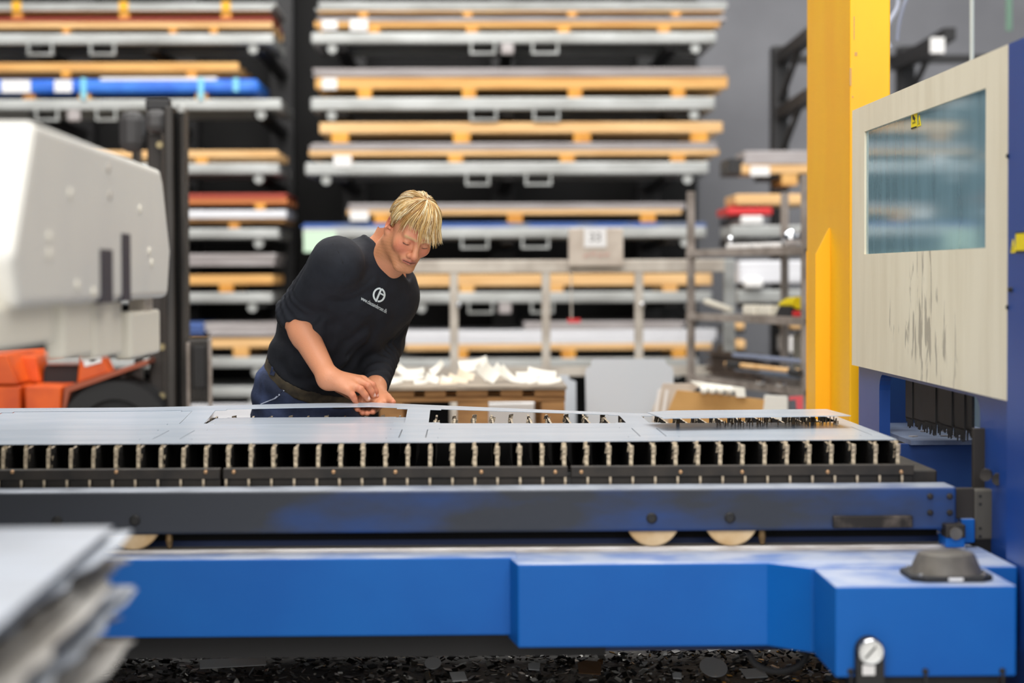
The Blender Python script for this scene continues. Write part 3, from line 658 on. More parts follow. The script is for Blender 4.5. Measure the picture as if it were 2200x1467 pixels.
for kind_, px, py, w_, lb in big:
    c = PZc(px, py, ZF+.012); r = w_*c.y/FPX; m = MB()
    mt = mat('offcut_grey', S(214, 216, 216), 0.4, 0.2) if 'rusty' not in lb else mat('rusty_offcut', S(120, 84, 48), 0.6, 0.2)
    if kind_ == 'oval':
        m.prism([(c.x+r*math.cos(a*math.pi/12), c.y+r*1.7*math.sin(a*math.pi/12), ZF+.012) for a in range(24)], (0, 0, .002))
    elif kind_ == 'tab':
        m.prism([(c.x-r, c.y-r*.9, ZF+.012), (c.x+r*.8, c.y-r*1.2, ZF+.012), (c.x+r, c.y+r*.9, ZF+.016), (c.x-r*.3, c.y+r*1.3, ZF+.016), (c.x-r, c.y+r, ZF+.014)], (0, 0, .002))
    else:
        m.obox((c.x, c.y, ZF+.014), (r, r*.12, 0), (-.004, .025, 0), (0, 0, .001))
    m.v = [(x, y, z+(y-c.y)*.22+.008) for x, y, z in m.v]      # leaning against the heap
    m.build('offcut_piece', mt, label=lb, cat='scrap')
# ------------------------------------------------------------------ storage racks
YRK = 13.0; DEP = 0.85
ORD = ['topmost', 'second', 'third', 'fourth', 'fifth', 'sixth', 'seventh', 'eighth', 'ninth']
def px_box(m, x0, x1, y0, y1, Y, d):
    a = P(x0, y0, Y); b = P(x1, y1, Y); return m.box(a.x, b.x, Y, Y+d, b.z, a.z)
def shelf(x0, x1, y0, y1, label, grp, pockets=(), hub=None, arms=(), Y=YRK):
    a = P(x0, (y0+y1)/2, Y); b = P(x1, (y0+y1)/2, Y); z1 = P((x0+x1)/2, y0, Y).z; z0 = P((x0+x1)/2, y1, Y).z
    t = thing('rack_shelf', ((a.x+b.x)/2, Y+DEP/2, z0), label, 'shelf', grp)
    MB().box(a.x, b.x, Y, Y+.06, z0, z1).build('front_beam', M_galv, t, bevel=0.012)
    MB().box(a.x, b.x, Y+DEP-.06, Y+DEP, z0, z1).build('rear_beam', M_galv, t, bevel=0.01)
    MB().box(a.x+.01, b.x-.01, Y+.05, Y+DEP-.05, z1-.015, z1-.003).build('deck_plate', M_galv, t)
    for p0, p1 in ((x0+2, 0), (x1-2, 0)):
        xx = P(p0, y0, Y).x; s_ = 1 if p0 < (x0+x1)/2 else -1
        MB().box(min(xx, xx+s_*.05), max(xx, xx+s_*.05), Y+.05, Y+DEP-.05, z0, z1-.004).build('end_beam', M_galv, t)
    for p0, p1 in pockets:
        xa, xb = P(p0, y1, Y).x, P(p1, y1, Y).x; h = .055
        MB().box(xa, xa+.012, Y+.0, Y+.05, z0-h, z0+.005).box(xb-.012, xb, Y+.0, Y+.05, z0-h, z0+.005).box(xa, xb, Y+.0, Y+.05, z0-h-.012, z0-h).build('fork_pocket', M_galv, t)
    if hub:
        c = P(hub, y1+10, Y); MB().box(c.x-.04, c.x+.04, Y-.005, Y+.03, c.z-.04, z0).build('stop_lug', M_sheet, t, bevel=.008)
    for p in (x0+45, x1-45):
        c = P(p, y1, Y); MB().lathe((c.x, Y+.02, z0-.03), (0, 1, 0), [(.03, 0), (.03, .05)], 14).build('roller', M_galv, t)
    for p in arms:
        c = P(p, y1, Y+.2)
        MB().hexa([(c.x-.04, Y+.12, z0-.03), (c.x+.04, Y+.12, z0-.03), (c.x+.04, Y+1.74, z0-.06), (c.x-.04, Y+1.74, z0-.06), (c.x-.04, Y+.12, z0-.004), (c.x+.04, Y+.12, z0-.004), (c.x+.04, Y+1.74, z0-.004), (c.x-.04, Y+1.74, z0-.004)]).build('support_arm', M_arm, t)
    return t
def pallet(x0, x1, y0, y1, blocks, bw, yb, label, grp, wood=None, bwood=None, papers=(), Y=YRK, d=DEP-.06):
    "long wooden pallet: planks along the front, middle and rear with blocks below"
    wood = wood or M_wood; bwood = bwood or M_blockwood
    a = P(x0, (y0+y1)/2, Y+.01); b = P(x1, (y0+y1)/2, Y+.01); xm = (x0+x1)/2
    z1 = P(xm, y0, Y).z; z0 = P(xm, y1, Y).z; zb = P(xm, yb, Y).z
    t = thing('sheet_pallet', ((a.x+b.x)/2, Y+d/2, zb), label, 'pallet', grp)
    for f in (0, .46, .92):
        MB().box(a.x, b.x, Y+.02+d*f*.98, Y+.02+d*f*.98+.075, z0, z1).build('plank', wood, t, bevel=.006)
    for p in blocks:
        c0 = P(p-bw/2, yb, Y).x; c1 = P(p+bw/2, yb, Y).x
        for f in (0, .9):
            MB().box(c0, c1, Y+.018+d*f, Y+.018+d*f+.085, zb, z0+.001).build('block', bwood, t, bevel=.005)
    for p0, p1, q0, q1 in papers:
        u = P(p0, q0, Y); v_ = P(p1, q1, Y)
        MB().box(u.x, v_.x, Y-.008, Y-.002, v_.z, u.z).build('paper_label', M_paper, t)
    return t
def sheets(x0, x1, y0, y1, label, grp, m=None, n=3, Y=YRK, d=DEP-.08, name='sheet_stack'):
    m = m or M_sheet; a = P(x0, (y0+y1)/2, Y+.01); b = P(x1, (y0+y1)/2, Y+.01); xm = (x0+x1)/2
    z1 = P(xm, y0, Y).z; z0 = P(xm, y1, Y).z
    t = thing(name, ((a.x+b.x)/2, Y+d/2, z0), label, 'metal sheets', grp)
    h = (z1-z0)/n
    for k in range(n):
        e0, e1 = random.uniform(-.02, .015), random.uniform(-.015, .02); ey = random.uniform(-.008, .008)
        MB().box(a.x+e0, b.x+e1, Y+.015+ey, Y+d+ey, z0+h*k, z0+h*(k+.94)).build('sheet', m, t, bevel=.002)
    return t
rk = thing('cantilever_rack', (0.1, 14.6, 0), 'dark steel column frame behind the shelves of the wide centre rack', 'rack')
for px in (735, 1090, 1440):
    c = P(px, 300, 13.2); MB().box(c.x-.08, c.x+.08, 14.74, 14.95, 0, 3.6).build('column', M_arm, rk)
M_rackshade = mat('rack_shade_black', S(16, 15, 15), 0.85)  # near-black sheets put the shade behind the shelves into colour
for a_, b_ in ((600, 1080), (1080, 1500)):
    MB().box(P(a_, 300, 14.9).x, P(b_, 300, 14.9).x, 14.955, 14.995, 0, 3.6).build('shade_sheet', M_rackshade, rk)
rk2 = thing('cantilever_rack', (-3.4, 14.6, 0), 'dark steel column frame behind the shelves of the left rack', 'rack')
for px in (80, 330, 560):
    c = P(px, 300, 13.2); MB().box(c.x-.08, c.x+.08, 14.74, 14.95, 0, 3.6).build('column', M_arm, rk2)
MB().box(-6.0, P(600, 300, 14.9).x, 14.955, 14.995, 0, 3.6).build('shade_sheet', M_rackshade, rk2)
GS, GP, GM = 'shelves of the centre rack', 'pallets on the centre rack', 'sheet stacks on the centre rack'
A4 = (735, 1090, 1440)
# centre rack, from the top down
sheets(682, 1560, 3, 22, 'grey sheet stack at the very top of the centre rack', GM, M_galv)
pallet(682, 1556, 22, 26, (780, 1005, 1230, 1453), 20, 35, 'thin wooden pallet below the topmost sheets of the centre rack', GP)
sheets(686, 1558, 36, 44, 'thin grey sheets on the pallet with two white papers, centre rack', GM, n=2)
pallet(675, 1548, 44, 58, (803, 1014, 1212, 1427), 26, 69, 'wooden pallet with two white papers at its left end, centre rack', GP, papers=((692, 725, 44, 64), (752, 790, 42, 66)))
shelf(668, 1540, 69, 93, 'topmost galvanised shelf of the centre rack', GS, ((1010, 1065), (1142, 1200)), 1090, A4)
sheets(678, 1553, 146, 163, 'thick grey sheet stack on the second pallet level of the centre rack', GM, n=4)
pallet(677, 1564, 163, 190, (783, 1008, 1236, 1458), 30, 209, 'tall wooden pallet with one white paper at its left end, centre rack', GP, papers=((692, 724, 168, 192),))
shelf(667, 1537, 209, 236, 'second galvanised shelf from the top of the centre rack', GS, ((1010, 1068), (1145, 1202)), None, A4)
pallet(686, 1553, 262, 285, (730, 992, 1251, 1503), 37, 306, 'empty wooden pallet stacked above a sheet pallet, centre rack', GP, M_woodlight)
sheets(670, 1540, 306, 321, 'grey sheets between the two stacked pallets of the centre rack', GM, n=3)
pallet(663, 1545, 321, 334, (740, 979, 1219, 1457), 32, 348, 'thin wooden pallet carrying grey sheets under the empty pallet, centre rack', GP, M_woodlight, papers=((717, 755, 334, 358),))
shelf(655, 1523, 348, 375, 'third galvanised shelf from the top of the centre rack', GS, ((1000, 1052), (1128, 1185)), None, A4)
sheets(747, 1467, 436, 449, 'short grey sheet stack just right of the worker\'s head', GM, n=3)
pallet(745, 1465, 449, 461, (820, 1107, 1393), 33, 484, 'short wooden pallet just above the blue sheets, centre rack', GP, M_woodlight, papers=((752, 792, 452, 474),))
sheets(652, 1518, 478, 488, 'thin blue-filmed sheets on the fourth shelf of the centre rack', GM, mat('blue_film_sheet', S(48, 88, 160), 0.4, 0, S(100, 110, 130), 5, (0.5, 0.6), (0.5, 1, 1)), n=2)
sh = shelf(650, 1518, 488, 511, 'fourth galvanised shelf from the top of the centre rack, behind the number board', GS, ((990, 1050), (1120, 1180)), None, A4)
u = P(652, 497, YRK-.01); v_ = P(722, 541, YRK-.01)
MB().box(u.x, v_.x, YRK-.008, YRK-.002, v_.z, u.z).build('green_label', mat('pale_green_card', S(196, 222, 196), 0.6), sh)
pallet(880, 1530, 588, 614, (1003, 1195, 1440), 32, 628, 'wooden pallet behind the upper part of the grey guard frame', GP, M_woodlight, M_wood)
shelf(860, 1530, 627, 650, 'galvanised shelf behind the middle of the grey guard frame', GS, ((1005, 1060), (1140, 1190)), 1085, (1090, 1440))
sheets(1125, 1470, 690, 707, 'brownish grey short sheets leaning on top of the white sheets', GM, M_sheet, 2)
sheets(870, 1535, 708, 738, 'white filmed sheets behind the lower part of the guard frame', GM, M_white, 4)
pallet(870, 1530, 738, 752, (990, 1222, 1460), 30, 770, 'wooden pallet under the white filmed sheets, centre rack', GP, M_woodlight)
shelf(850, 1500, 770, 792, 'lowest visible galvanised shelf of the centre rack', GS, (), None, (1090, 1440))
# left rack
GS2, GP2, GM2 = 'shelves of the left rack', 'pallets on the left rack', 'sheet stacks on the left rack'
B4 = (80, 330, 560)
s = sheets(-120, 588, 5, 22, 'topmost grey sheet stack of the left rack with yellow straps', GM2, M_galv, 2)
for p in (35, 265, 485):
    u = P(p-10, 3, YRK); v_ = P(p+10, 23, YRK)
    MB().box(u.x, v_.x, YRK+.004, YRK+.012, v_.z, u.z).build('strap', mat('yellow_strap', S(226, 166, 30), 0.5), s)
pallet(-120, 580, 23, 26, (35, 265, 485), 22, 38, 'thin pallet below the strapped grey sheets, left rack', GP2)
sheets(-110, 582, 38, 44, 'thin red-brown sheets near the top of the left rack', GM2, M_red, 1)
pallet(-120, 585, 44, 60, (140, 370, 458), 17, 72, 'wooden pallet under the thin red-brown sheets at upper left', GP2, M_woodlight)
shelf(-130, 588, 72, 95, 'topmost galvanised shelf of the left rack', GS2, ((58, 113), (192, 247)), None, B4)
pallet(-130, 512, 134, 153, (140, 410), 20, 166, 'wooden pallet lying on the blue wrapped bundle', GP2)
bn = thing('wrapped_bundle', P(200, 212, 13.3), 'long bundle wrapped in bright blue plastic on the left rack', 'bundle')
u = P(-130, 170, YRK); v_ = P(556, 200, YRK)
MB().box(u.x, v_.x, YRK, YRK+.7, v_.z, u.z).build('wrapping', M_wrap, bn, bevel=.03, seg=3)
u = P(215, 166, YRK); v_ = P(465, 172, YRK); MB().box(u.x, v_.x, YRK+.005, YRK+.6, v_.z, u.z).build('cover_sheet', M_paper, bn)
for p in (180, 432, 507):
    u = P(p-6, 168, YRK); v_ = P(p+6, 213 if p < 500 else 196, YRK); MB().box(u.x, v_.x, YRK-.012, YRK-.002, v_.z, u.z).build('strap', M_strap, bn)
for p0, p1, q0, q1 in ((3, 66, 172, 199), (117, 155, 172, 198)):
    u = P(p0, q0, YRK); v_ = P(p1, q1, YRK); MB().box(u.x, v_.x, YRK-.008, YRK-.002, v_.z, u.z).build('paper_label', M_paper, bn)
for p in (60, 180, 432):
    u = P(p-12, 199, YRK); v_ = P(p+12, 213, YRK); MB().box(u.x, v_.x, YRK+.02, YRK+.6, v_.z, u.z).build('bearer', M_blockwood, bn)
shelf(-130, 605, 213, 236, 'galvanised shelf under the blue wrapped bundle', GS2, ((75, 125), (205, 250)), 158, B4)
C4 = (330, 560)
def lft(kind, *a, **k): return kind(*a, **k)
pallet(120, 597, 323, 339, (432,), 26, 351, 'wooden pallet just right of the forklift mast top', GP2, M_woodlight)
shelf(120, 600, 351, 374, 'galvanised shelf right of the mast, below the single pallet', GS2, (), None, C4)
sheets(120, 614, 416, 426, 'red sheets right of the forklift mast', GM2, M_red, 2)
pallet(120, 616, 426, 438, (558,), 22, 451, 'orange-brown pallet under the red sheets right of the mast', GP2, mat('orange_brown_wood', S(212, 128, 72), 0.6))
sheets(120, 616, 451, 469, 'bright white sheet bundle right of the forklift mast', GM2, M_white, 3)
pallet(120, 612, 469, 479, (502,), 22, 491, 'brown pallet under the bright white sheets right of the mast', GP2, M_oldwood)
shelf(120, 600, 491, 513, 'galvanised shelf below the white sheet bundle', GS2, (), None, C4)
sheets(120, 586, 545, 571, 'dull grey sheet stack beside the worker\'s raised shoulder', GM2, M_sheet, 4)
pallet(120, 586, 591, 612, (485,), 30, 629, 'wooden pallet beside the worker\'s upper arm', GP2, M_wood)
shelf(120, 586, 629, 651, 'galvanised shelf beside the worker\'s elbow', GS2, (), None, C4)
sheets(445, 592, 692, 722, 'grey sheet stack beside the worker\'s rolled sleeve', GM2, M_sheet, 3)
sheets(120, 436, 692, 718, 'blue-edged sheet stack behind the forklift mast', GM2, mat('blue_edge_sheet', S(70, 98, 160), 0.45), 2)
pallet(120, 596, 728, 748, (517,), 34, 768, 'light wooden pallet beside the worker\'s hip', GP2, M_woodlight, M_wood)
shelf(120, 596, 768, 790, 'galvanised shelf beside the worker\'s belt', GS2, (), None, C4)
sheets(120, 600, 868, 1019, 'pale sheet stack on the floor below the left rack, just above the table edge', GM2, M_white, 8)
shelf(120, 590, 831, 853, 'lowest galvanised shelf of the left rack', GS2, (), None, C4)
# number board hanging on the fourth shelf
nb = thing('number_board', P(1280, 571, 10.38), 'beige hanging board with a white number paper reading 33', 'sign')
u = P(1222, 491, 10.4); v_ = P(1338, 571, 10.4)
MB().box(u.x, v_.x, 10.37, 10.4495, v_.z, u.z).build('board', M_sandpaper, nb, bevel=.004)
u = P(1255, 490, 10.36); v_ = P(1303, 531, 10.36)
MB().box(u.x, v_.x, 10.364, 10.368, v_.z, u.z).build('paper', M_paper, nb)
tv, tf = text_mesh('33', .062); c = P(1279, 510, 10.36)
m = MB(); m.add([(c.x+x, 10.3632, c.z+z) for x, z, _ in tv], tf); m.build('number_print', mat('grey_ink', S(70, 70, 74), 0.6), nb)
c = P(1283, 547, 10.36); m = MB()
for k, (dx, dz) in enumerate(((-.055, -.004), (-.02, .004), (.015, -.002), (.05, 0))):
    m.obox((c.x+dx, 10.366, c.z+dz), (.012, 0, .004), (0, .001, 0), (-.0015, 0, .006))
m.build('faded_red_writing', mat('faded_red_ink', S(196, 158, 146), 0.7), nb)
# grey guard frame in front of the centre rack
gf = thing('guard_frame', P(1230, 860, 10.5), 'grey tubular steel guard frame standing in front of the centre rack', 'frame')
GY = 10.45
u = P(700, 560, GY); v_ = P(1578, 584, GY)
MB().box(u.x, v_.x, GY, GY+.05, v_.z, u.z).build('top_rail', M_frame, gf, bevel=.006)
for p, w_ in ((775, 17), (975, 18), (1173, 18), (1373, 18)):
    a = P(p-w_/2, 580, GY); b = P(p+w_/2, 580, GY); MB().box(a.x, b.x, GY+.004, GY+.046, 0, v_.z+.005).build('post', M_frame, gf, bevel=.004)
a = P(1556, 562, GY); b = P(1579, 562, GY); MB().box(a.x, b.x, GY-.002, GY+.052, 0, u.z).build('end_post', M_galv, gf, bevel=.006)
u = P(700, 790, GY); v_ = P(1560, 806, GY); MB().box(u.x, v_.x, GY+.01, GY+.04, v_.z, u.z).build('lower_rail', M_frame, gf)
for px, py in ((985, 655), (1380, 655)):
    c = P(px, py, GY); MB().lathe((c.x, GY+.004, c.z), (0, -1, 0), [(.014, 0), (.014, .02), (.006, .024)], 12).build('knob', M_chrome, gf)
c = P(1226, 610, GY+.02); e = P(1227, 688, GY+.02)
lh = MB().tube([(c.x, GY-.02, c.z+.06), (e.x, GY-.02, e.z)], .004, 6).build('hanging_pull_cord', M_frame, label='thin pull cord with small red tag hanging before the guard frame', cat='cord')
MB().box(e.x-.02, e.x+.045, GY-.03, GY-.012, e.z-.012, e.z+.01).build('red_tag', M_redpart, lh)
# ------------------------------------------------------------------ forklift behind the table
FY = 8.6
fk = thing('forklift', P(200, 1200, FY), 'orange forklift with dark mast parked behind the cutting table', 'forklift')
fk.location.z = 0; ORG[fk.name] = Vector(fk.location)
def fbox(name, x0, x1, y0, y1, Ya, d, m, bev=.008, zmin=None):
    u = P(x0, y0, Ya); v_ = P(x1, y1, Ya)
    return MB().box(u.x, v_.x, Ya, Ya+d, v_.z if zmin is None else zmin, u.z).build(name, m, fk, bevel=bev)
fbox('mast_rail', 352, 379, 228, 900, FY+.02, .14, M_mast, zmin=0.05)
fbox('mast_channel', 378, 386, 240, 900, FY+.05, .1, M_soot, bev=0, zmin=0.05)
fbox('mast_rail', 385, 401, 226, 900, FY, .14, M_mast, zmin=0.05)
fbox('inner_mast', 316, 352, 285, 900, FY+.17, .12, mat('brown_dark_mast', S(52, 44, 38), 0.55, 0, S(34, 30, 27), 9, stretch=(1, 1, .2)), zmin=0.05)
fbox('mast_rail', 283, 300, 300, 900, FY+.5, .14, M_mast, zmin=0.05)
for y0, y1 in ((470, 490), (700, 722)):
    fbox('mast_crossbar', 290, 352, y0, y1, FY+.30, .05, M_mast)
fbox('mast_head', 312, 364, 212, 236, FY+.1, .08, M_arm)
fbox('chain_housing', 308, 358, 234, 284, FY+.06, .1, mat('grey_pulley', S(70, 68, 68), 0.5), bev=.03)
fbox('cable_guard', 252, 310, 238, 326, FY+.2, .08, mat('grey_hose', S(62, 60, 60), 0.55), bev=.05)
c = P(389, 233, FY-.01); MB().lathe((c.x, FY-.01, c.z), (0, 1, 0), [(.012, 0), (.02, .004), (.02, .03)], 14).build('rail_cap', M_galv, fk)
c = P(345, 312, FY+.1); MB().lathe((c.x, FY+.09, c.z), (0, -1, 0), [(.015, 0), (.015, .02)], 12).build('bolt', mat('brass', S(150, 136, 100), 0.5, 0.5), fk)
for py in (745, 850):
    c = P(350, py, FY+.1); MB().lathe((c.x, FY+.09, c.z), (0, -1, 0), [(.014, 0), (.014, .02)], 12).build('bolt', mat('brass', S(150, 136, 100)), fk)
# orange body
def fprism(name, pts, Ya, d, m, bev=.008):
    return MB().prism([P(x, y, Ya) for x, y in pts], (0, d, 0)).build(name, m, fk, bevel=bev)
fprism('counterweight', [(-120, 765), (15, 762), (38, 822), (38, 826), (-120, 826)], FY, .8, M_orange)
fprism('bonnet', [(42, 765), (78, 765), (88, 822), (52, 822)], FY+.25, .6, M_orange)
fprism('body_side', [(-120, 830), (44, 830), (44, 960), (-120, 960)], FY-.01, .9, M_orange)
fprism('step_panel', [(52, 830), (133, 830), (128, 960), (57, 960)], FY-.01, .9, M_orange)
fprism('fender_post', [(172, 757), (215, 750), (238, 800), (165, 824)], FY, .12, M_orange)
fprism('fender', [(138, 832), (318, 772), (318, 782), (150, 842), (135, 900), (128, 960)], FY-.02, .5, mat('rusty_orange', S(150, 74, 46), 0.5))
fprism('fender_inner', [(140, 845), (270, 800), (285, 900), (140, 960)], FY+.03, .4, mat('dark_brown_steel', S(52, 34, 28), 0.6))
u = P(178, 757, FY-.004); fprism('white_sticker', [(175, 764), (216, 756), (218, 778), (182, 788)], FY-.006, .004, M_paper, 0)
fprism('sticker_print', [(192, 768), (205, 766), (206, 774), (194, 777)], FY-.008, .001, mat('grey_ink', S(70, 70, 74)), 0)
fprism('seat_base', [(95, 785), (165, 785), (165, 832), (90, 832)], FY+.3, .5, M_rubber)
fprism('seat_rail', [(100, 772), (170, 772), (170, 785), (100, 785)], FY+.28, .4, M_galv)
c = P(255, 905, FY+.1)
MB().lathe((c.x, FY-.0, c.z-.06), (0, 1, 0), [(.05, .02), (.15, .03), (.16, .0), (.235, .0), (.25, .03), (.25, .2), (.235, .23)], 40).build('wheel', M_rubber, fk, smooth=True)
c2 = P(-60, 905, FY+.1); MB().lathe((c2.x, FY-.0, c.z-.06), (0, 1, 0), [(.05, .02), (.15, .03), (.16, .0), (.235, .0), (.25, .03), (.25, .2), (.235, .23)], 40).build('wheel', M_rubber, fk, smooth=True)
for x in (c.x, c2.x): MB().box(x-.05, x+.05, FY+.05, FY+.9, 0.08, c.z).build('axle', M_black, fk)
fbox('fork_carriage', 402, 452, 728, 860, FY-.1, .05, M_mast)
fbox('carriage_grille', 412, 444, 742, 835, FY-.11, .02, M_arm)
for k in range(5): fbox('grille_bar', 410+8*k, 413+8*k, 735, 868, FY-.125, .012, M_mast, bev=0)
fbox('carriage_frame', 400, 408, 735, 880, FY-.13, .03, M_trolley, zmin=.05); fbox('carriage_frame', 446, 455, 725, 880, FY-.13, .03, M_trolley, zmin=.05)
# ------------------------------------------------------------------ pallet with white strips
PY = 7.5; PD = 0.8
pt = thing('euro_pallet', P(1010, 1200, PY+.4), 'weathered wooden pallet piled with white strips behind the table', 'pallet')
pt.location.z = 0; ORG[pt.name] = Vector(pt.location)
zt = P(1000, 838, PY).z
x0, x1 = P(690, 840, PY).x, P(1215, 840, PY).x
pitch_ = (x1-x0)/5
for k, (p0, p1) in enumerate(((690, 890), (912, 958), (980, 1048), (1075, 1123), (1148, 1215))):
    a, b = P(p0, 850, PY).x, P(p1, 850, PY).x; MB().box(a, b, PY, PY+PD, zt-.024, zt).build('deck_board', M_oldwood, pt, bevel=.003)
for f in (0, .42, .86):
    MB().box(x0, x1, PY+.01+PD*f*.98, PY+.01+PD*f*.98+.11, zt-.044, zt-.025).build('stringer', M_oldwood, pt, bevel=.003)
for p0, p1 in ((690, 760), (815, 866), (982, 1050), (1163, 1214)):
    a, b = P(p0, 880, PY).x, P(p1, 880, PY).x
    for f in (0, .84): MB().box(a, b, PY+.012+PD*f, PY+.012+PD*f+.12, 0.02, zt-.045).build('block', M_oldwood, pt, bevel=.004)
for f in (0, .84):
    MB().box(x0, x1, PY+.012+PD*f, PY+.012+PD*f+.12, 0.0, .0195).build('bottom_board', M_oldwood, pt)
cs = MB(); 
cs.prism([(x0-.02, PY-.02, zt+.001), (x1+.005, PY-.015, zt+.001), (x1+.01, PY+.78, zt+.001), (x0-.02, PY+.8, zt+.001)], (0, 0, .012))
cs.build('cardboard_layer', mat('grey_cardboard', S(150, 138, 122), 0.85, 0, S(120, 110, 98), 6), label='grey cardboard sheet lying under the white strips on the pallet', cat='cardboard')
M_strip = mat('white_plastic_strip', S(240, 238, 228), 0.5)
strips = [ # px, py of the centre, length px, width px, tilt of the length in the picture (deg), lift of the far side, extra turn
 (1018, 783, 62, 22, 14, 20, 'white strip sticking up highest over the pallet pile'),
 (1050, 818, 40, 30, -40, 30, 'broad white strip tilted toward the camera at the middle of the pile'),
 (1035, 800, 40, 14, -55, 10, 'narrow white strip leaning behind the broad tilted one'),
 (1082, 811, 50, 15, -38, 12, 'white strip sloping down to the right, right of the broad tilted one'),
 (1092, 815, 44, 12, -45, 10, 'thin white strip beside the sloping one, right half of the pile'),
 (1135, 806, 52, 16, 8, 14, 'white strip lying flat at the right of the pile, upper'),
 (1165, 812, 60, 26, -6, 20, 'large white scrap at the right end of the pile'),
 (1180, 826, 50, 10, 4, 8, 'thin white strip at the right front edge of the pile'),
 (940, 790, 34, 14, 45, 10, 'white strip standing up at the left part of the pile'),
 (890, 800, 44, 14, 8, 16, 'white folded strip left of the standing one'),
 (862, 795, 22, 16, -35, 14, 'small pointed white scrap next to the worker\'s sleeve'),
 (885, 812, 50, 8, 3, 10, 'flat thin white strip at the left of the pile'),
 (848, 824, 36, 14, 6, 14, 'white scrap at the left front edge of the pile'),
 (928, 818, 28, 16, -20, 14, 'small white wedge in the left middle of the pile'),
 (958, 822, 24, 14, -15, 14, 'second small white wedge, right of the first'),
 (985, 820, 42, 12, -16, 14, 'cream strip in the middle front of the pile'),
 (1000, 806, 36, 16, -18, 20, 'cream curled scrap in the middle of the pile'),
 (905, 822, 30, 8, 4, 10, 'flat white offcut at the left front of the pile'),
 (1120, 820, 46, 8, -4, 10, 'flat white strip in front, right half of the pile'),
 (965, 832, 40, 6, 2, 8, 'thin cream strip at the front edge of the pile'),
 (1148, 822, 30, 14, 12, 12, 'short white strip under the large scrap at right'),
]
for k, (px, py, L, W, ang, up, lb) in enumerate(strips):
    Y = PY+.08+.4*max(0, (828-py))/40+random.uniform(0, .05); c = P(px, py, Y); s_ = Y/FPX
    a = math.radians(ang); u = Vector((math.cos(a), random.uniform(-.3, .3), math.sin(a)))*L*s_/2
    vdir = Vector((-math.sin(a)*.9, .5, math.cos(a)))*W*s_/2
    # a strip with a gentle curl along its length
    m = MB(); n = 6; vs = []
    nrm = u.cross(vdir).normalized()
    for side in (0, 1):
        for i in range(n+1):
            q = -1+2*i/n; bend = nrm*(0.12*L*s_*(q*q-.3))
            for w_ in (-1, 1): vs.append(c+u*q+vdir*w_*(1-.12*q)+bend+nrm*(.0022 if side else 0))
    zmin = min(v.z for v in vs); dz = max(0, zt+.014-zmin); vs = [v+Vector((0, 0, dz)) for v in vs]
    N = 2*(n+1); fs = []
    for i in range(n):
        b0 = 2*i; fs += [(b0, b0+1, b0+3, b0+2), (N+b0+2, N+b0+3, N+b0+1, N+b0), (b0+1, N+b0+1, N+b0+3, b0+3), (b0, b0+2, N+b0+2, N+b0)]
    fs += [(0, N, N+1, 1), (N-2, N-1, 2*N-1, 2*N-2)]
    m.add(vs, fs); m.build('white_strip', M_strip if 'cream' not in lb else mat('cream_strip', S(232, 216, 192), 0.6), label=lb, cat='offcut', group='white strips on the pallet', smooth=True)
# ------------------------------------------------------------------ panels leaning behind the table
def panel_xz(name, pts, Y, lean, m, label, cat='panel', th=.012):
    vs = []
    zs = [P(x, y, Y).z for x, y in pts]; z0 = min(zs)
    q = []
    for x, y in pts:
        p = P(x, y, Y); q.append(Vector((p.x, Y+(p.z-0)*lean, p.z)))
    return MB().prism(q, (0, th, 0)).build(name, m, label=label, cat=cat)
zb = 1900
panel_xz('notched_panel', [(1268, 1330), (1258, 800), (1262, 790), (1270, 788), (1272, 774), (1280, 771), (1428, 771), (1435, 784), (1444, 788), (1448, 796), (1446, 1330)], 8.4, 0.02, M_grey, 'tall pale grey panel with notched upper corners standing behind the table')
panel_xz('notched_panel', [(1120, 1290), (1120, 806), (1222, 806), (1224, 815), (1238, 820), (1240, 1290)], 8.75, 0.02, M_grey, 'pale grey notched panel half hidden behind the wooden pallet')
panel_xz('white_carton', [(1020, 880), (1020, 868), (1150, 866), (1150, 1290), (1020, 1290)], 8.62, 0.0, M_paper, 'white carton seen between the pallet blocks', 'box', .1)
cb = thing('cardboard_pack', P(1560, 1290, 8.0), 'brown cardboard pack with white foam corners leaning behind the table', 'cardboard pack')
cb.location.z = 0; ORG[cb.name] = Vector(cb.location)
def cpart(name, pts, Y, th, m): return MB().prism([P(x, y, Y) for x, y in pts], (0, th, 0)).build(name, m, cb)
cpart('cardboard', [(1437, 1380), (1437, 880), (1455, 838), (1640, 858), (1660, 880), (1660, 1380)], 8.0, .02, M_card)
cpart('backing_card', [(1402, 1360), (1402, 880), (1425, 824), (1510, 824), (1440, 880), (1440, 1360)], 8.1, .02, M_sandpaper)
cpart('edge_strip', [(1404, 900), (1414, 836), (1421, 836), (1411, 900)], 8.09, .008, M_paper)
cpart('edge_strip', [(1420, 900), (1430, 838), (1437, 838), (1427, 900)], 8.09, .008, M_paper)
foam = cpart('foam_corner', [(1483, 818), (1600, 834), (1602, 853), (1583, 853), (1580, 840), (1502, 832)], 7.98, .03, M_strip)
for x in (1512, 1530, 1548, 1567):
    c = P(x, 840, 7.96); MB().lathe((c.x, 7.975, c.z), (0, -1, .2), [(.014, 0), (.014, .03), (.008, .036)], 12).build('foam_knob', M_strip, foam)
cpart('white_box_end', [(1640, 880), (1645, 849), (1692, 852), (1692, 880), (1690, 1360), (1640, 1360)], 7.99, .03, mat('white_board', S(224, 222, 214), 0.6))
cpart('red_strap', [(1696, 852), (1725, 850), (1725, 880), (1712, 880), (1710, 858), (1696, 860)], 7.985, .006, mat('pink_strap', S(222, 90, 96), 0.5))
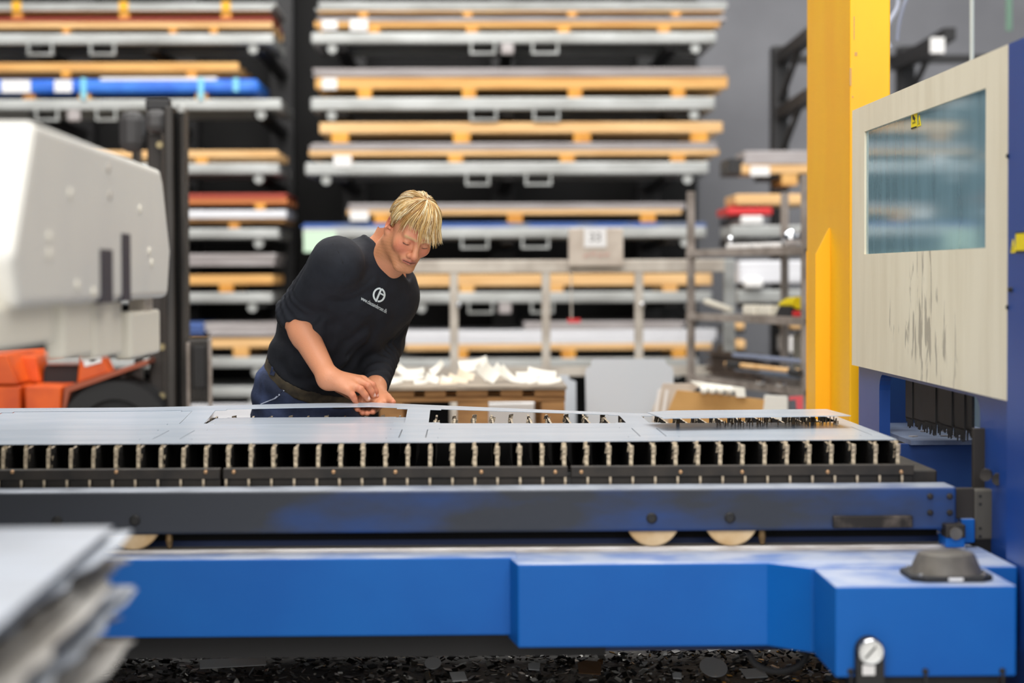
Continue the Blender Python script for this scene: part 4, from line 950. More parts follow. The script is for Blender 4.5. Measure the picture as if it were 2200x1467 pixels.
# ------------------------------------------------------------------ tool trolley
TA, TB = 9.9, 8.7             # the left side stands farther away than the right one
def tp(f, py, dy=0.0):
    Y = TA+(TB-TA)*f; px = 1475+(1727-1475)*f; p = P(px, py, Y); return p+Vector((0.0, dy, 0))
tr_ = thing('tool_trolley', (tp(.5, 800).x, 9.4, 0), 'grey steel tool trolley with three shelves left of the yellow column', 'trolley')
la, lb_ = tp(0, 600), tp(1, 600); axis = Vector((lb_.x-la.x, lb_.y-la.y, 0)); axl = axis.length; ax = axis.normalized(); nx = Vector((-ax.y, ax.x, 0))
def tpt(f, dd, z): return Vector((la.x, la.y, 0))+axis*f+nx*dd+Vector((0, 0, z))
def tbox(f0, f1, d0, d1, z0, z1):
    return MB().hexa([tpt(f0, d0, z0), tpt(f1, d0, z0), tpt(f1, d1, z0), tpt(f0, d1, z0), tpt(f0, d0, z1), tpt(f1, d0, z1), tpt(f1, d1, z1), tpt(f0, d1, z1)])
wpost = 0.032/axl
TD = 0.5
ztop0 = tp(0, 412).z
for f, d, zt_ in ((0, 0, ztop0), (1-wpost, 0, ztop0+.02), (0.0, TD, ztop0), (1-wpost, TD, ztop0)):
    tbox(f, f+wpost, d, d+.032, 0.0, zt_).build('post', M_trolley, tr_, bevel=.003)
zsh_ = [tp(0, 537).z, tp(0, 672).z, tp(0, 806).z]
for z in zsh_:
    tbox(0.0, 1.0, 0.0, TD+.03, z-.03, z-.008).build('shelf', M_trolley, tr_, bevel=.002)
    tbox(0.0, 1.0, -.004, .012, z-.034, z).build('shelf_lip', M_trolley, tr_, bevel=.002)
def tool(name, mbuild, m, label, cat, **k): return mbuild.build(name, m, label=label, cat=cat, **k)
s0, s1, s2 = zsh_
def on(f, d, z): return tpt(f, d, z)
m = MB(); m.tube([on(.25, .12, s0+.028), on(.38, .14, s0+.03), on(.55, .13, s0+.026)], [.018, .024, .016], 10)
tool('ratchet_tool', m, M_black, 'black hand tool lying on the top shelf of the trolley, left', 'tool', smooth=True)
m = MB(); m.lathe(on(.30, .06, s0), (0, 0, 1), [(.012, 0), (.02, .01), (.02, .05), (.008, .06)], 14)
tool('chrome_fitting', m, M_chrome, 'small chrome fitting standing on the top trolley shelf', 'fitting', smooth=True)
m = MB(); m.tube([on(.575, .1, s0+.028), on(.64, .12, s0+.032), on(.70, .1, s0+.02)], [.02, .024, .014], 10)
tool('grinder_tool', m, M_rubber, 'dark power tool lying in the middle of the top trolley shelf', 'tool', smooth=True)
for f, lb in ((.74, 'left of the two chrome balls on the top trolley shelf'), (.86, 'right of the two chrome balls on the top trolley shelf')):
    m = MB(); c = on(f, .1, s0+.04); m.lathe(c-Vector((0, 0, .04)), (0, 0, 1), [(.015, 0), (.032, .012), (.042, .035), (.036, .06), (.018, .078), (.004, .082)], 20)
    tool('chrome_cup', m, M_chrome, lb, 'fitting', smooth=True)
m = tbox(.82, .96, .18, .30, s0+.0, s0+.13); tool('grey_case', m, mat('dark_grey_case', S(78, 84, 92), 0.5), 'dark grey tool case behind the chrome balls', 'case', bevel=.01)
for f0, f1, lb in ((.33, .48, 'long white packet at the front of the top trolley shelf'), (.52, .57, 'tiny white packet at the front of the top trolley shelf'), (.62, .72, 'pale carton scrap at the front of the top trolley shelf')):
    m = tbox(f0, f1, .02, .07, s0, s0+.022); tool('small_packet', m, M_paper, lb, 'packet', bevel=.004)
m = MB().tube([on(.93, .05, s0+.012), on(.985, .05, s0+.016)], .012, 8); tool('blue_marker', m, M_wrap, 'bright blue marker at the right end of the top trolley shelf', 'marker')
# middle shelf
m = MB().tube([on(.04, .08, s1+.055), on(.10, .1, s1+.04), on(.20, .12, s1+.018)], [.016, .016, .014], 10); tool('pale_roll', m, M_cream, 'pale roll leaning at the left of the middle trolley shelf', 'roll', smooth=True)
for f0, f1, lb in ((.42, .52, 'first cream block on the middle trolley shelf'), (.55, .65, 'second cream block on the middle trolley shelf, next to the drill')):
    m = tbox(f0, f1, .05, .12, s1, s1+.045); tool('cream_block', m, M_cream, lb, 'block', bevel=.008)
dr = thing('cordless_drill', on(.75, .1, s1), 'yellow and black cordless drill on the middle trolley shelf', 'drill')
MB().tube([on(.66, .1, s1+.05), on(.72, .1, s1+.055), on(.80, .1, s1+.06)], [.012, .026, .028], 12).build('drill_head', M_label, dr, smooth=True)
MB().hexa([tpt(.68, .06, s1), tpt(.80, .06, s1), tpt(.80, .13, s1), tpt(.68, .13, s1), tpt(.70, .07, s1+.045), tpt(.79, .07, s1+.045), tpt(.79, .12, s1+.045), tpt(.70, .12, s1+.045)]).build('drill_battery', M_rubber, dr)
m = tbox(.83, .93, .05, .1, s1, s1+.025); tool('red_box', m, M_redpart, 'small red box at the right of the middle trolley shelf', 'box', bevel=.004)
MB().box(on(.84, .6, 0).x, on(.92, .6, 0).x, 9.75, 9.78, P(1690, 750, 9.75).z, P(1690, 574, 9.75).z).build('yellow_guard_strip', M_label, tr_, bevel=.006)
tbox(.845, .88, TD-.01, TD+.02, s2, s0-.03).build('post', M_trolley, tr_)
m = tbox(.50, .80, .25, .42, s2, s2+.22); tool('white_canister', m, mat('cream_plastic', S(222, 218, 200), 0.5), 'square cream canister on the lowest trolley shelf', 'canister', bevel=.02)
# lowest shelf: used slats and tubes
for k in range(16):
    z = s2+.005+.0075*k; f0 = .08+random.uniform(-.03, .06); m = tbox(f0, .55+random.uniform(-.06, .1), .04+random.uniform(0, .03), .07+random.uniform(0, .04), z, z+.0055)
    tool('used_slat', m, mat('rusty_slat', S(112, 96, 84), 0.55, 0.3, S(78, 66, 58), 20), ('bottom' if k == 0 else ORD[k-1] if False else f'burnt used slat piled on the lowest trolley shelf') if k else 'burnt used slat at the bottom of the pile on the lowest trolley shelf', 'slat', group='used slats on the lowest trolley shelf')
tube_specs = [(.35, .955, .05, .112, .011, 'long bluish steel tube on top of the lowest trolley shelf', mat('blue_grey_steel', S(160, 172, 200), 0.35, 0.4)),
              (.42, 1.02, -.03, .075, .011, 'pale wooden handled rod lying across the lowest trolley shelf', M_woodlight), (.36, .955, .06, .045, .016, 'thick grey tube low on the lowest trolley shelf', mat('blue_grey_tube', S(120, 134, 154), 0.4, 0.4))]
for f0, f1, d, dz, r, lb, mm_ in tube_specs:
    m = MB().tube([on(f0, d, s2+dz+.002), on((f0+f1)/2, d, s2+dz), on(f1, d, s2+dz-.002)], r, 10); o = tool('steel_tube', m, mm_, lb, 'tube', smooth=True)
    if 'wooden' in lb:
        MB().tube([on(.44, d, s2+dz+.002), on(.55, d, s2+dz+.001)], r*1.5, 10).build('grip', M_rubber, o); MB().tube([on(.95, d, s2+dz-.006), on(1.02, d, s2+dz-.010)], r*1.6, 10).build('grip', M_rubber, o)
for f, lb in ((.70, 'left shiny cap on the lowest trolley shelf'), (.86, 'right shiny cap on the lowest trolley shelf')):
    m = MB().lathe(on(f, -.02, s2), (0, 0, 1), [(.02, 0), (.024, .012), (.012, .02)], 14); tool('shiny_cap', m, M_chrome, lb, 'cap', smooth=True)
# ------------------------------------------------------------------ racks on the right behind the trolley
RY = 12.0
def rbar(name, x0, x1, y0, y1, m, label, cat, Y=RY, d=.5, bev=.012):
    u = P(x0, y0, Y); v_ = P(x1, y1, Y); return MB().box(u.x, v_.x, Y, Y+d, v_.z, u.z).build(name, m, bevel=bev, label=label, cat=cat)
rp_ = thing('sheet_platform', P(1660, 400, RY), 'platform with sheets and white paper high beside the yellow column', 'shelf')
for nm_, x0, x1, y0, y1, m_, dy in (('sheet', 1600, 1850, 324, 352, M_sheet, 0), ('plank', 1594, 1850, 352, 372, M_woodlight, .005), ('bearer', 1680, 1714, 372, 398, M_wood, .01), ('paper_label', 1612, 1654, 357, 378, M_paper, -.01), ('dark_end', 1565, 1600, 340, 374, M_arm, .05), ('support_arm', 1640, 1850, 374, 384, M_arm, .06)):
    u = P(x0, y0, RY+dy); v_ = P(x1, y1, RY+dy); MB().box(u.x, v_.x, RY+dy, RY+dy+(.4 if nm_ != 'paper_label' else .004), v_.z, u.z).build(nm_, m_, rp_, bevel=.004)
rbar('timber_bundle', 1580, 1740, 417, 440, M_woodlight, 'pale timber bundle behind the top of the trolley', 'timber')
rbar('red_profile', 1562, 1660, 446, 462, M_redpart, 'red metal profile sticking out behind the trolley', 'profile')
rbar('white_roll', 1592, 1640, 463, 482, M_paper, 'white roll end below the red profile', 'roll')
rbar('white_profile', 1570, 1740, 484, 508, M_galv, 'white profile bundle at the height of the chrome balls', 'profile')
m = tbox(.66, .78, .22, .32, s0, s0+.24); tool('white_sack', m, M_paper, 'white sack standing at the back of the trolley top', 'sack', bevel=.02)
rbar('white_bundle', 1588, 1740, 560, 608, M_white, 'thick white bundle seen below the top trolley shelf', 'bundle')
rbar('paper_bag', 1600, 1640, 600, 618, M_paper, 'small white bag hanging below the thick white bundle', 'bag', Y=11.94, d=.061)
rbar('white_bundle', 1584, 1740, 623, 650, M_galv, 'thin grey white bundle just above the middle trolley shelf', 'bundle')
rbar('timber_bundle', 1582, 1600, 690, 708, M_woodlight, 'pale round timber end below the middle trolley shelf, upper', 'timber')
rbar('timber_bundle', 1582, 1602, 730, 750, M_woodlight, 'pale round timber end below the middle trolley shelf, lower', 'timber')
rbar('timber_bundle', 1700, 1740, 690, 706, M_woodlight, 'timber bundle next to the column below the middle shelf', 'timber')
rbar('white_bundle', 1698, 1740, 724, 758, M_paper, 'white carton bundle next to the column at lowest shelf height', 'bundle')
rf_ = thing('wall_rack', P(1690, 860, 12.5), 'dark cantilever wall rack behind the trolley and the yellow column', 'rack'); rf_.location.z = 0; ORG[rf_.name] = Vector(rf_.location)
for px in (1678, 1950):
    c = P(px, 300, 12.9); MB().box(c.x-.05, c.x+.05, 12.9, 13.05, 0, P(px, 98, 12.9).z).build('upright', M_arm, rf_, bevel=.006)
    for y0 in (118, 238) if px < 1800 else (118,):
        a = P(px+6, y0+8, 12.9); b = P(px+70, y0-26, 12.0)
        MB().tube([(c.x, 12.92, a.z), (c.x+.03, 11.9, a.z+.04)], .05, 4).build('cantilever_arm', M_arm, rf_)
        MB().tube([(c.x, 12.95, a.z-.28), (c.x+.02, 12.3, a.z-.0)], .02, 4).build('brace', M_arm, rf_)
for y0, y1 in ((118, 134), (326, 342)):
    u = P(1672, y0, 12.95); v_ = P(2260, y1, 12.95); MB().box(u.x, v_.x, 12.95, 13.02, v_.z, u.z).build('cross_rail', M_arm, rf_)
for px, py in ((1620, 441), (1600, 462), (1600, 509), (1640, 609), (1640, 651), (1592, 708), (1592, 751), (1720, 706), (1720, 758)):
    c = P(px, py, RY); MB().hexa([(c.x-.03, RY+.05, c.z-.02), (c.x+.03, RY+.05, c.z-.02), (c.x+.03, 12.94, c.z-.05), (c.x-.03, 12.94, c.z-.05), (c.x-.03, RY+.05, c.z), (c.x+.03, RY+.05, c.z), (c.x+.03, 12.94, c.z), (c.x-.03, 12.94, c.z)]).build('support_arm', M_arm, rf_)
c = P(2013, 98, 11.9)
MB().tube([(c.x-.02, 12.95, c.z+.0), (c.x, 11.91, c.z)], .06, 4).build('cantilever_arm', M_arm, rf_)
MB().box(c.x-.04, c.x+.04, 11.88, 11.905, c.z-.045, c.z+.045).build('white_end_cap', M_paper, rf_)
# cables, rods
pts = [P(1916+14*math.sin(k*.55), -30+12*k, 8.0) for k in range(12)]
MB().tube(pts, .008, 8).build('hanging_cable', mat('pale_cable', S(190, 196, 214), 0.4), label='pale loose cable hanging behind the yellow column', cat='cable', smooth=True)
pts = [P(1955-4*k+1.2*(k-4)**2*.3, -30+13*k, 8.05) for k in range(10)]
MB().tube(pts, .006, 8).build('hanging_cable', mat('blue_grey_cable', S(150, 156, 176), 0.4), label='blue-grey cable hanging in an arc right of the pale cable', cat='cable', smooth=True)
a = P(2088, -40, 7.0); b = P(2088, 240, 7.0); MB().tube([a, b], .008, 8).build('suspension_rod', mat('pale_rod', S(196, 206, 206), 0.4), label='thin pale rod hanging behind the beige machine panel', cat='rod')
a = P(2168, -40, 12.0); b = P(2168, 66, 12.0); MB().tube([a, b], .018, 8).build('green_cord', mat('green_cord', S(96, 128, 108), 0.6), label='short blurred green cord hanging at the upper right', cat='cord')
# ------------------------------------------------------------------ the worker: smooth blended volumes turned into meshes
from mathutils.bvhtree import BVHTree
def V3(p): return np.array([p[0], p[1], p[2]], dtype=np.float32)
def W(px, py, Y): return V3(P(px, py, Y))
def smin(a, b, k):
    h = np.clip(0.5+0.5*(b-a)/k, 0, 1); return b*(1-h)+a*h-k*h*(1-h)
def smax(a, b, k): return -smin(-a, -b, k)
def cone(p, a, b, r1, r2):
    a = np.asarray(a, np.float32); b = np.asarray(b, np.float32); ba = b-a; pa = p-a
    h = np.clip(pa@ba/float(ba@ba), 0, 1); return np.linalg.norm(pa-h[:, None]*ba, axis=1)-(r1+(r2-r1)*h)
def ball(p, c, r): return np.linalg.norm(p-np.asarray(c, np.float32), axis=1)-r
def ell(p, c, r, rot=None):
    q = p-np.asarray(c, np.float32)
    if rot is not None: q = q@np.asarray(rot, np.float32)
    r = np.asarray(r, np.float32); k0 = np.linalg.norm(q/r, axis=1); k1 = np.linalg.norm(q/(r*r), axis=1)+1e-9
    return k0*(k0-1)/k1
def nets(fn, lo, hi, h):
    "surface nets over the zero level of fn"
    lo = np.asarray(lo, float); n = np.ceil((np.asarray(hi)-lo)/h).astype(int)+1
    ax = [lo[i]+h*np.arange(n[i]) for i in range(3)]
    G = np.stack(np.meshgrid(*ax, indexing='ij'), -1).reshape(-1, 3).astype(np.float32)
    F = np.empty(len(G), np.float32)
    for s in range(0, len(G), 400000): F[s:s+400000] = fn(G[s:s+400000])
    F = F.reshape(n); del G
    ins = F < 0
    cnt = np.zeros(n-1, np.int8)
    C = [(i, j, k) for i in (0, 1) for j in (0, 1) for k in (0, 1)]
    for i, j, k in C: cnt += ins[i:n[0]-1+i, j:n[1]-1+j, k:n[2]-1+k]
    act = (cnt > 0) & (cnt < 8); idx = np.argwhere(act); vid = -np.ones(n-1, np.int64); vid[act] = np.arange(len(idx))
    val = {c: F[idx[:, 0]+c[0], idx[:, 1]+c[1], idx[:, 2]+c[2]] for c in C}
    acc = np.zeros((len(idx), 3)); num = np.zeros(len(idx))
    for c in C:
        for d in range(3):
            if c[d] == 0:
                e = list(c); e[d] = 1; a, b = val[c], val[tuple(e)]; m = (a < 0) != (b < 0)
                t = np.where(m, a/np.where(m, a-b, 1), 0); pos = np.array(c, float)[None, :].repeat(len(idx), 0); pos[:, d] += t
                acc[m] += pos[m]; num[m] += 1
    v = lo+h*(idx+acc/num[:, None]); quads = []
    for d in range(3):
        e1, e2 = (d+1) % 3, (d+2) % 3
        s0 = [slice(0, n[0]), slice(0, n[1]), slice(0, n[2])]; a = [slice(1, n[i]-1) for i in range(3)]; b = list(a); a[d] = slice(0, n[d]-1); b[d] = slice(1, n[d])
        A, B = ins[tuple(a)], ins[tuple(b)]; q = np.argwhere(A != B); fl = A[tuple(q.T)]
        base = q.copy(); base[:, e1] += 1; base[:, e2] += 1
        def at(o1, o2):
            x = base.copy(); x[:, e1] -= o1; x[:, e2] -= o2; return vid[tuple(x.T)]
        Q = np.stack([at(1, 1), at(0, 1), at(0, 0), at(1, 0)], 1); Q[~fl] = Q[~fl][:, ::-1]; quads.append(Q)
    return v, np.concatenate(quads)
def np_mesh(name, v, q, m, parent=None, cols=None):
    o0 = ORG[parent.name] if parent is not None else Vector((0, 0, 0))
    me = bpy.data.meshes.new(name); vv = (v-np.array(o0)).astype(np.float32)
    me.vertices.add(len(vv)); me.vertices.foreach_set('co', vv.ravel())
    me.loops.add(q.size); me.loops.foreach_set('vertex_index', q.ravel().astype(np.int32))
    me.polygons.add(len(q)); me.polygons.foreach_set('loop_start', np.arange(0, q.size, q.shape[1], dtype=np.int32)); me.polygons.foreach_set('loop_total', np.full(len(q), q.shape[1], np.int32))
    me.update(calc_edges=True); me.validate(); me.shade_smooth(); me.materials.append(m)
    if cols is not None:
        ca = me.color_attributes.new('tone', 'FLOAT_COLOR', 'POINT'); c4 = np.ones((len(vv), 4), np.float32); c4[:, :3] = cols; ca.data.foreach_set('color', c4.ravel())
    o = bpy.data.objects.new(name, me); COL.objects.link(o)
    if parent is not None: o.parent = parent
    ORG[o.name] = Vector(o0); return o
def attr_mat(name, rough, bump=0.0, bscale=300, sss=0.0, spec=0.4):
    m = mat(name, (0.5, 0.5, 0.5, 1), rough, bump=bump, bscale=bscale, spec=spec); nt = m.node_tree
    a = nt.nodes.new('ShaderNodeAttribute'); a.attribute_name = 'tone'; b = nt.nodes['Principled BSDF']; nt.links.new(a.outputs['Color'], b.inputs['Base Color'])
    if sss: b.inputs['Subsurface Weight'].default_value = sss; b.inputs['Subsurface Radius'].default_value = (.6, .25, .15); b.inputs['Subsurface Scale'].default_value = 0.006
    return m
# ---- joints
HS = 0.80
HC = W(884, 493, 5.46)
def rotm(yaw, pitch, roll):
    ca, sa, cb, sb, cc, s_ = math.cos(yaw), math.sin(yaw), math.cos(pitch), math.sin(pitch), math.cos(roll), math.sin(roll)
    return (np.array([[cc, 0, s_], [0, 1, 0], [-s_, 0, cc]])@np.array([[1, 0, 0], [0, cb, -sb], [0, sb, cb]])@np.array([[ca, -sa, 0], [sa, ca, 0], [0, 0, 1]])).astype(np.float32)
HR = rotm(math.radians(28), math.radians(29), math.radians(27))
def hl(p): return (p-HC)@HR/HS                       # to head space: x his left, -y forward, z up
def hw_(q): return HC+HS*(np.asarray(q, np.float32)@HR.T)
NB = W(824, 551, 5.575)
SR, SL = W(724, 566, 5.44), W(846, 640, 5.665)
ER, WR = W(629, 671, 5.59), W(706, 813, 5.43)
EL, WL = W(826, 738, 5.80), W(806, 834, 5.555)
lS = (SL-SR)/np.linalg.norm(SL-SR)
lH = np.array([.80, .55, -.22]); lH /= np.linalg.norm(lH)
ST = [  # px, py, Y, half width, half depth, blend of the lateral direction (0 hip, 1 shoulder)
 (652, 905, 5.75, .136, .104, 0), (666, 845, 5.74, .142, .108, 0), (676, 806, 5.725, .140, .108, .1), (690, 762, 5.70, .140, .110, .3), (728, 690, 5.655, .150, .115, .6), (766, 625, 5.61, .160, .112, .9), (795, 572, 5.575, .135, .082, 1), (812, 545, 5.57, .085, .062, 1), (822, 528, 5.565, .05, .045, 1)]
sc_ = np.array([W(a, b, c) for a, b, c, *_ in ST], float); u_ = sc_[-2]-sc_[1]; u_ /= np.linalg.norm(u_)
ss_ = (sc_-sc_[0])@u_
sl_ = np.array([lH*(1-s[5])+lS*s[5] for s in ST]); sl_ -= (sl_@u_)[:, None]*u_; sl_ /= np.linalg.norm(sl_, axis=1)[:, None]
sn_ = np.cross(sl_, u_)                              # out of the chest
def torso(p, grow=0.0, ret=False):
    s = (p-sc_[0].astype(np.float32))@u_.astype(np.float32); it = lambda arr: np.stack([np.interp(s, ss_, arr[:, i]) for i in range(3)], 1)
    c, l, n = it(sc_), it(sl_), it(sn_); a = np.interp(s, ss_, [k[3] for k in ST])+grow; b = np.interp(s, ss_, [k[4] for k in ST])+grow
    q = p-c; x = np.abs((q*l).sum(1)/a); y = np.abs((q*n).sum(1)/b); r = (x**2.4+y**2.4)**(1/2.4)
    d = (r-1)*np.minimum(a, b)*.95
    return (d, s) if ret else d
def band(d, s, s0, s1, k=.004): return smax(smax(d, s0-s, k), s-s1, k)
s_belt0, s_belt1 = float((W(664, 822, 5.73)-sc_[0])@u_), float((W(674, 794, 5.73)-sc_[0])@u_)
# ---- sweater
def sleeve_w(p, a, b, s0, s1, per, amp, ph=0.0):
    ab = b-a; L = np.linalg.norm(ab); t = (p-a)@(ab/L); m = np.clip((t-s0)/.02, 0, 1)*np.clip((s1-t)/.012, 0, 1)
    side = (p-a)@lS.astype(np.float32)
    return amp*m*np.sin(2*np.pi*(t+.18*side)/per+ph+2.2*np.sin(40*side))
cuR = ER+(WR-ER)*0.14; cuL = EL+(WL-EL)*0.93
def f_sweater(p):
    d, s = torso(p, .006, True)
    d = band(d, s, s_belt1-.004, 9)
    wav = .0035*np.sin(p[:, 0]*46+p[:, 2]*63+p[:, 1]*20)*np.clip((s-s_belt1)/.05, 0, 1)*np.clip((s_belt1+.26-s)/.08, 0, 1)
    d = d+wav
    # drag folds running from the far armpit down to the near hip and from the near armpit across the belly
    for (ax0, ay0), (bx0, by0), aY, bY, am, rr_ in (((828, 700), (700, 800), 5.52, 5.60, .007, .016), ((812, 742), (690, 822), 5.52, 5.60, .006, .014), ((700, 660), (800, 600), 5.42, 5.48, .004, .016), ((690, 700), (640, 790), 5.48, 5.58, .006, .018), ((720, 720), (745, 800), 5.5, 5.52, .004, .016)):
        cc = np.abs(cone(p, W(ax0, ay0, aY), W(bx0, by0, bY), 0, 0)); d = d-am*np.exp(-(cc/rr_)**2*.12)*np.sin(cc/rr_*2.2)*.8
    for q, c in ((SR, .070), (SL, .064)): d = smin(d, ball(p, q, c), .05)
    dR = (WR-ER)/np.linalg.norm(WR-ER); dL = (WL-EL)/np.linalg.norm(WL-EL)
    nC = np.array([dR[0]*.35, dR[1]*.7, -1.0], np.float32); nC /= np.linalg.norm(nC)
    fr = smax(cone(p, ER, ER+(WR-ER)*.3, .0445, .0435), (p-W(630, 698, 5.56))@nC, .003)               # straight cuffs
    fl = smax(cone(p, EL, WL, .054, .033), (p-cuL)@dL-.002, .003)
    ar = smin(cone(p, SR, ER, .066, .0455), fr, .012)+sleeve_w(p, SR, ER, .13, .28, .030, .0030)+sleeve_w(p, ER, WR, -.03, .034, .017, .0022)
    al = smin(cone(p, SL, EL, .062, .053), fl, .02)+sleeve_w(p, EL, WL, .04, .26, .027, .0034, 1)
    d = smin(d, ar, .022); d = smin(d, al, .016)
    d = smin(d, cone(p, W(765, 558, 5.52), NB, .045, .056), .04)
    # neckline
    nk = hw_([0, .03, -.09]); ax_ = NB-nk; ax_ = ax_/np.linalg.norm(ax_)
    hole = cone(p, nk-ax_*.08, NB-ax_*.022, .060, .056); d = smax(d, -hole, .004)
    d = smax(d, -np.maximum((p-W(832, 549, 5.53))@np.array([-.70, -.14, -.70], np.float32), cone(p, nk-ax_*.06, NB, .115, .10)), .004)
    return d
M_swt = mat('black_cotton_sweater', S(34, 36, 42), 0.85, 0, S(27, 28, 33), 14, bump=0.25, bscale=22, spec=0.25)
ppl = thing('person', (float(sc_[0][0]), float(sc_[0][1]), 0.0), 'person in black sweater and blue trousers bending over the sheet, both hands on it', 'person')
lo = np.array([min(ER[0], WR[0])-.10, 5.30, sc_[2][2]-.06]); hi = np.array([SL[0]+.12, 5.92, NB[2]+.10])
sv, sq = nets(f_sweater, lo, hi, .0055)
np_mesh('sweater', sv, sq, M_swt, ppl)
# ---- trousers and belt
KR, AR_, KL, AL_ = np.array([-.47, 5.74, .50]), np.array([-.49, 5.80, .09]), np.array([-.36, 5.84, .50]), np.array([-.34, 5.92, .09])
hipR = sc_[1]-sl_[1]*.075-u_*.02; hipL = sc_[1]+sl_[1]*.075-u_*.02
def f_trousers(p):
    d, s = torso(p, .003, True); d = smax(d, s-s_belt0, .003)
    d = smax(d, -s-.04, .03)
    for h, k, a in ((hipR, KR, AR_), (hipL, KL, AL_)): d = smin(d, smin(cone(p, h, k, .086, .072), cone(p, k, a, .072, .06), .03), .04)
    return d+.002*np.sin(p[:, 2]*90+p[:, 0]*70)+.0015*np.sin(p[:, 0]*150-p[:, 1]*60)
M_trs = mat('worn_blue_work_trousers', S(72, 84, 120), 0.85, 0, S(38, 44, 62), 7, (0.35, 0.62), bump=0.3, bscale=40, spec=0.2)
tv_, tq_ = nets(f_trousers, [-.66, 5.52, .04], [-.20, 6.02, 1.10], .0075)
trs = np_mesh('trousers', tv_, tq_, M_trs, ppl)
def f_belt(p):
    d, s = torso(p, .005, True); return band(d, s, s_belt0-.002, s_belt1+.002)
bv, bq = nets(f_belt, sc_[2]-np.array([.22, .22, .16]), sc_[2]+np.array([.22, .22, .16]), .0055)
blt = np_mesh('belt', bv, bq, mat('worn_brown_belt', S(84, 74, 56), 0.6, 0, S(48, 42, 34), 25), ppl)
tbv = BVHTree.FromPolygons([tuple(v) for v in tv_], [tuple(q) for q in tq_]); bbv = BVHTree.FromPolygons([tuple(v) for v in bv], [tuple(q) for q in bq])
def cast(bvh, px, py):
    d = (P(px, py, 6.0)-CAMP).normalized(); r = bvh.ray_cast(CAMP, d); return r[0]
def decal(pts, bvh, name, m, parent, off=.0015, fill=None, ring_=False):
    "thin strip along a picture path, laid on a surface of the figure; pts are (px, py, half width px)"
    vs = []; fs = []; n = 0
    for i, (x, y, hw2) in enumerate(pts):
        x0, y0, _ = pts[max(i-1, 0)]; x1, y1, _ = pts[min(i+1, len(pts)-1)]; L = math.hypot(x1-x0, y1-y0) or 1; nx_, ny_ = -(y1-y0)/L, (x1-x0)/L
        pr = [cast(bvh, x+nx_*hw2*k, y+ny_*hw2*k) for k in (-1, 1)]
        if None in pr: continue
        for q in pr:
            dd = (CAMP-q).normalized(); vs += [q+dd*off*2, q-dd*off]
        n += 1
    for i in range(n-1):
        a = 4*i; fs += [(a, a+2, a+6, a+4), (a+1, a+5, a+7, a+3), (a, a+4, a+5, a+1), (a+2, a+3, a+7, a+6)]
    if n < 2: return None
    fs += [(0, 1, 3, 2), (4*n-4, 4*n-2, 4*n-1, 4*n-3)]
    m_ = MB(); m_.add(vs, fs); return m_.build(name, m, parent)
M_seam = mat('dark_seam', S(24, 30, 52), 0.85); M_wornpt = mat('pale_worn_seam', S(176, 184, 204), 0.8)
decal([(590, 778, 5), (588, 790, 5), (584, 806, 5)], bbv, 'belt_loop', M_trs, ppl, .004)
decal([(583, 858, 1), (597, 850, 1.2), (606, 838, 1.5), (611, 826, 1.2), (614, 818, 1)], tbv, 'pocket_seam', M_seam, trs)
decal([(560, 868, .8), (575, 862, 1), (590, 856, 1.4), (601, 847, 1.6)], tbv, 'worn_pocket_edge', M_wornpt, trs)
decal([(608, 833, 1.8), (610, 840, 1.2)], tbv, 'worn_pocket_edge', M_wornpt, trs)
decal([(685, 838, .9), (684, 850, .9), (685, 866, .9)], tbv, 'fly_seam', M_seam, trs)
decal([(694, 850, .9), (700, 858, 1.2), (698, 864, .9)], tbv, 'worn_spot', M_wornpt, trs)
decal([(636, 824, 4), (637, 834, 4), (637, 842, 4)], tbv, 'belt_loop', M_trs, ppl, .004)
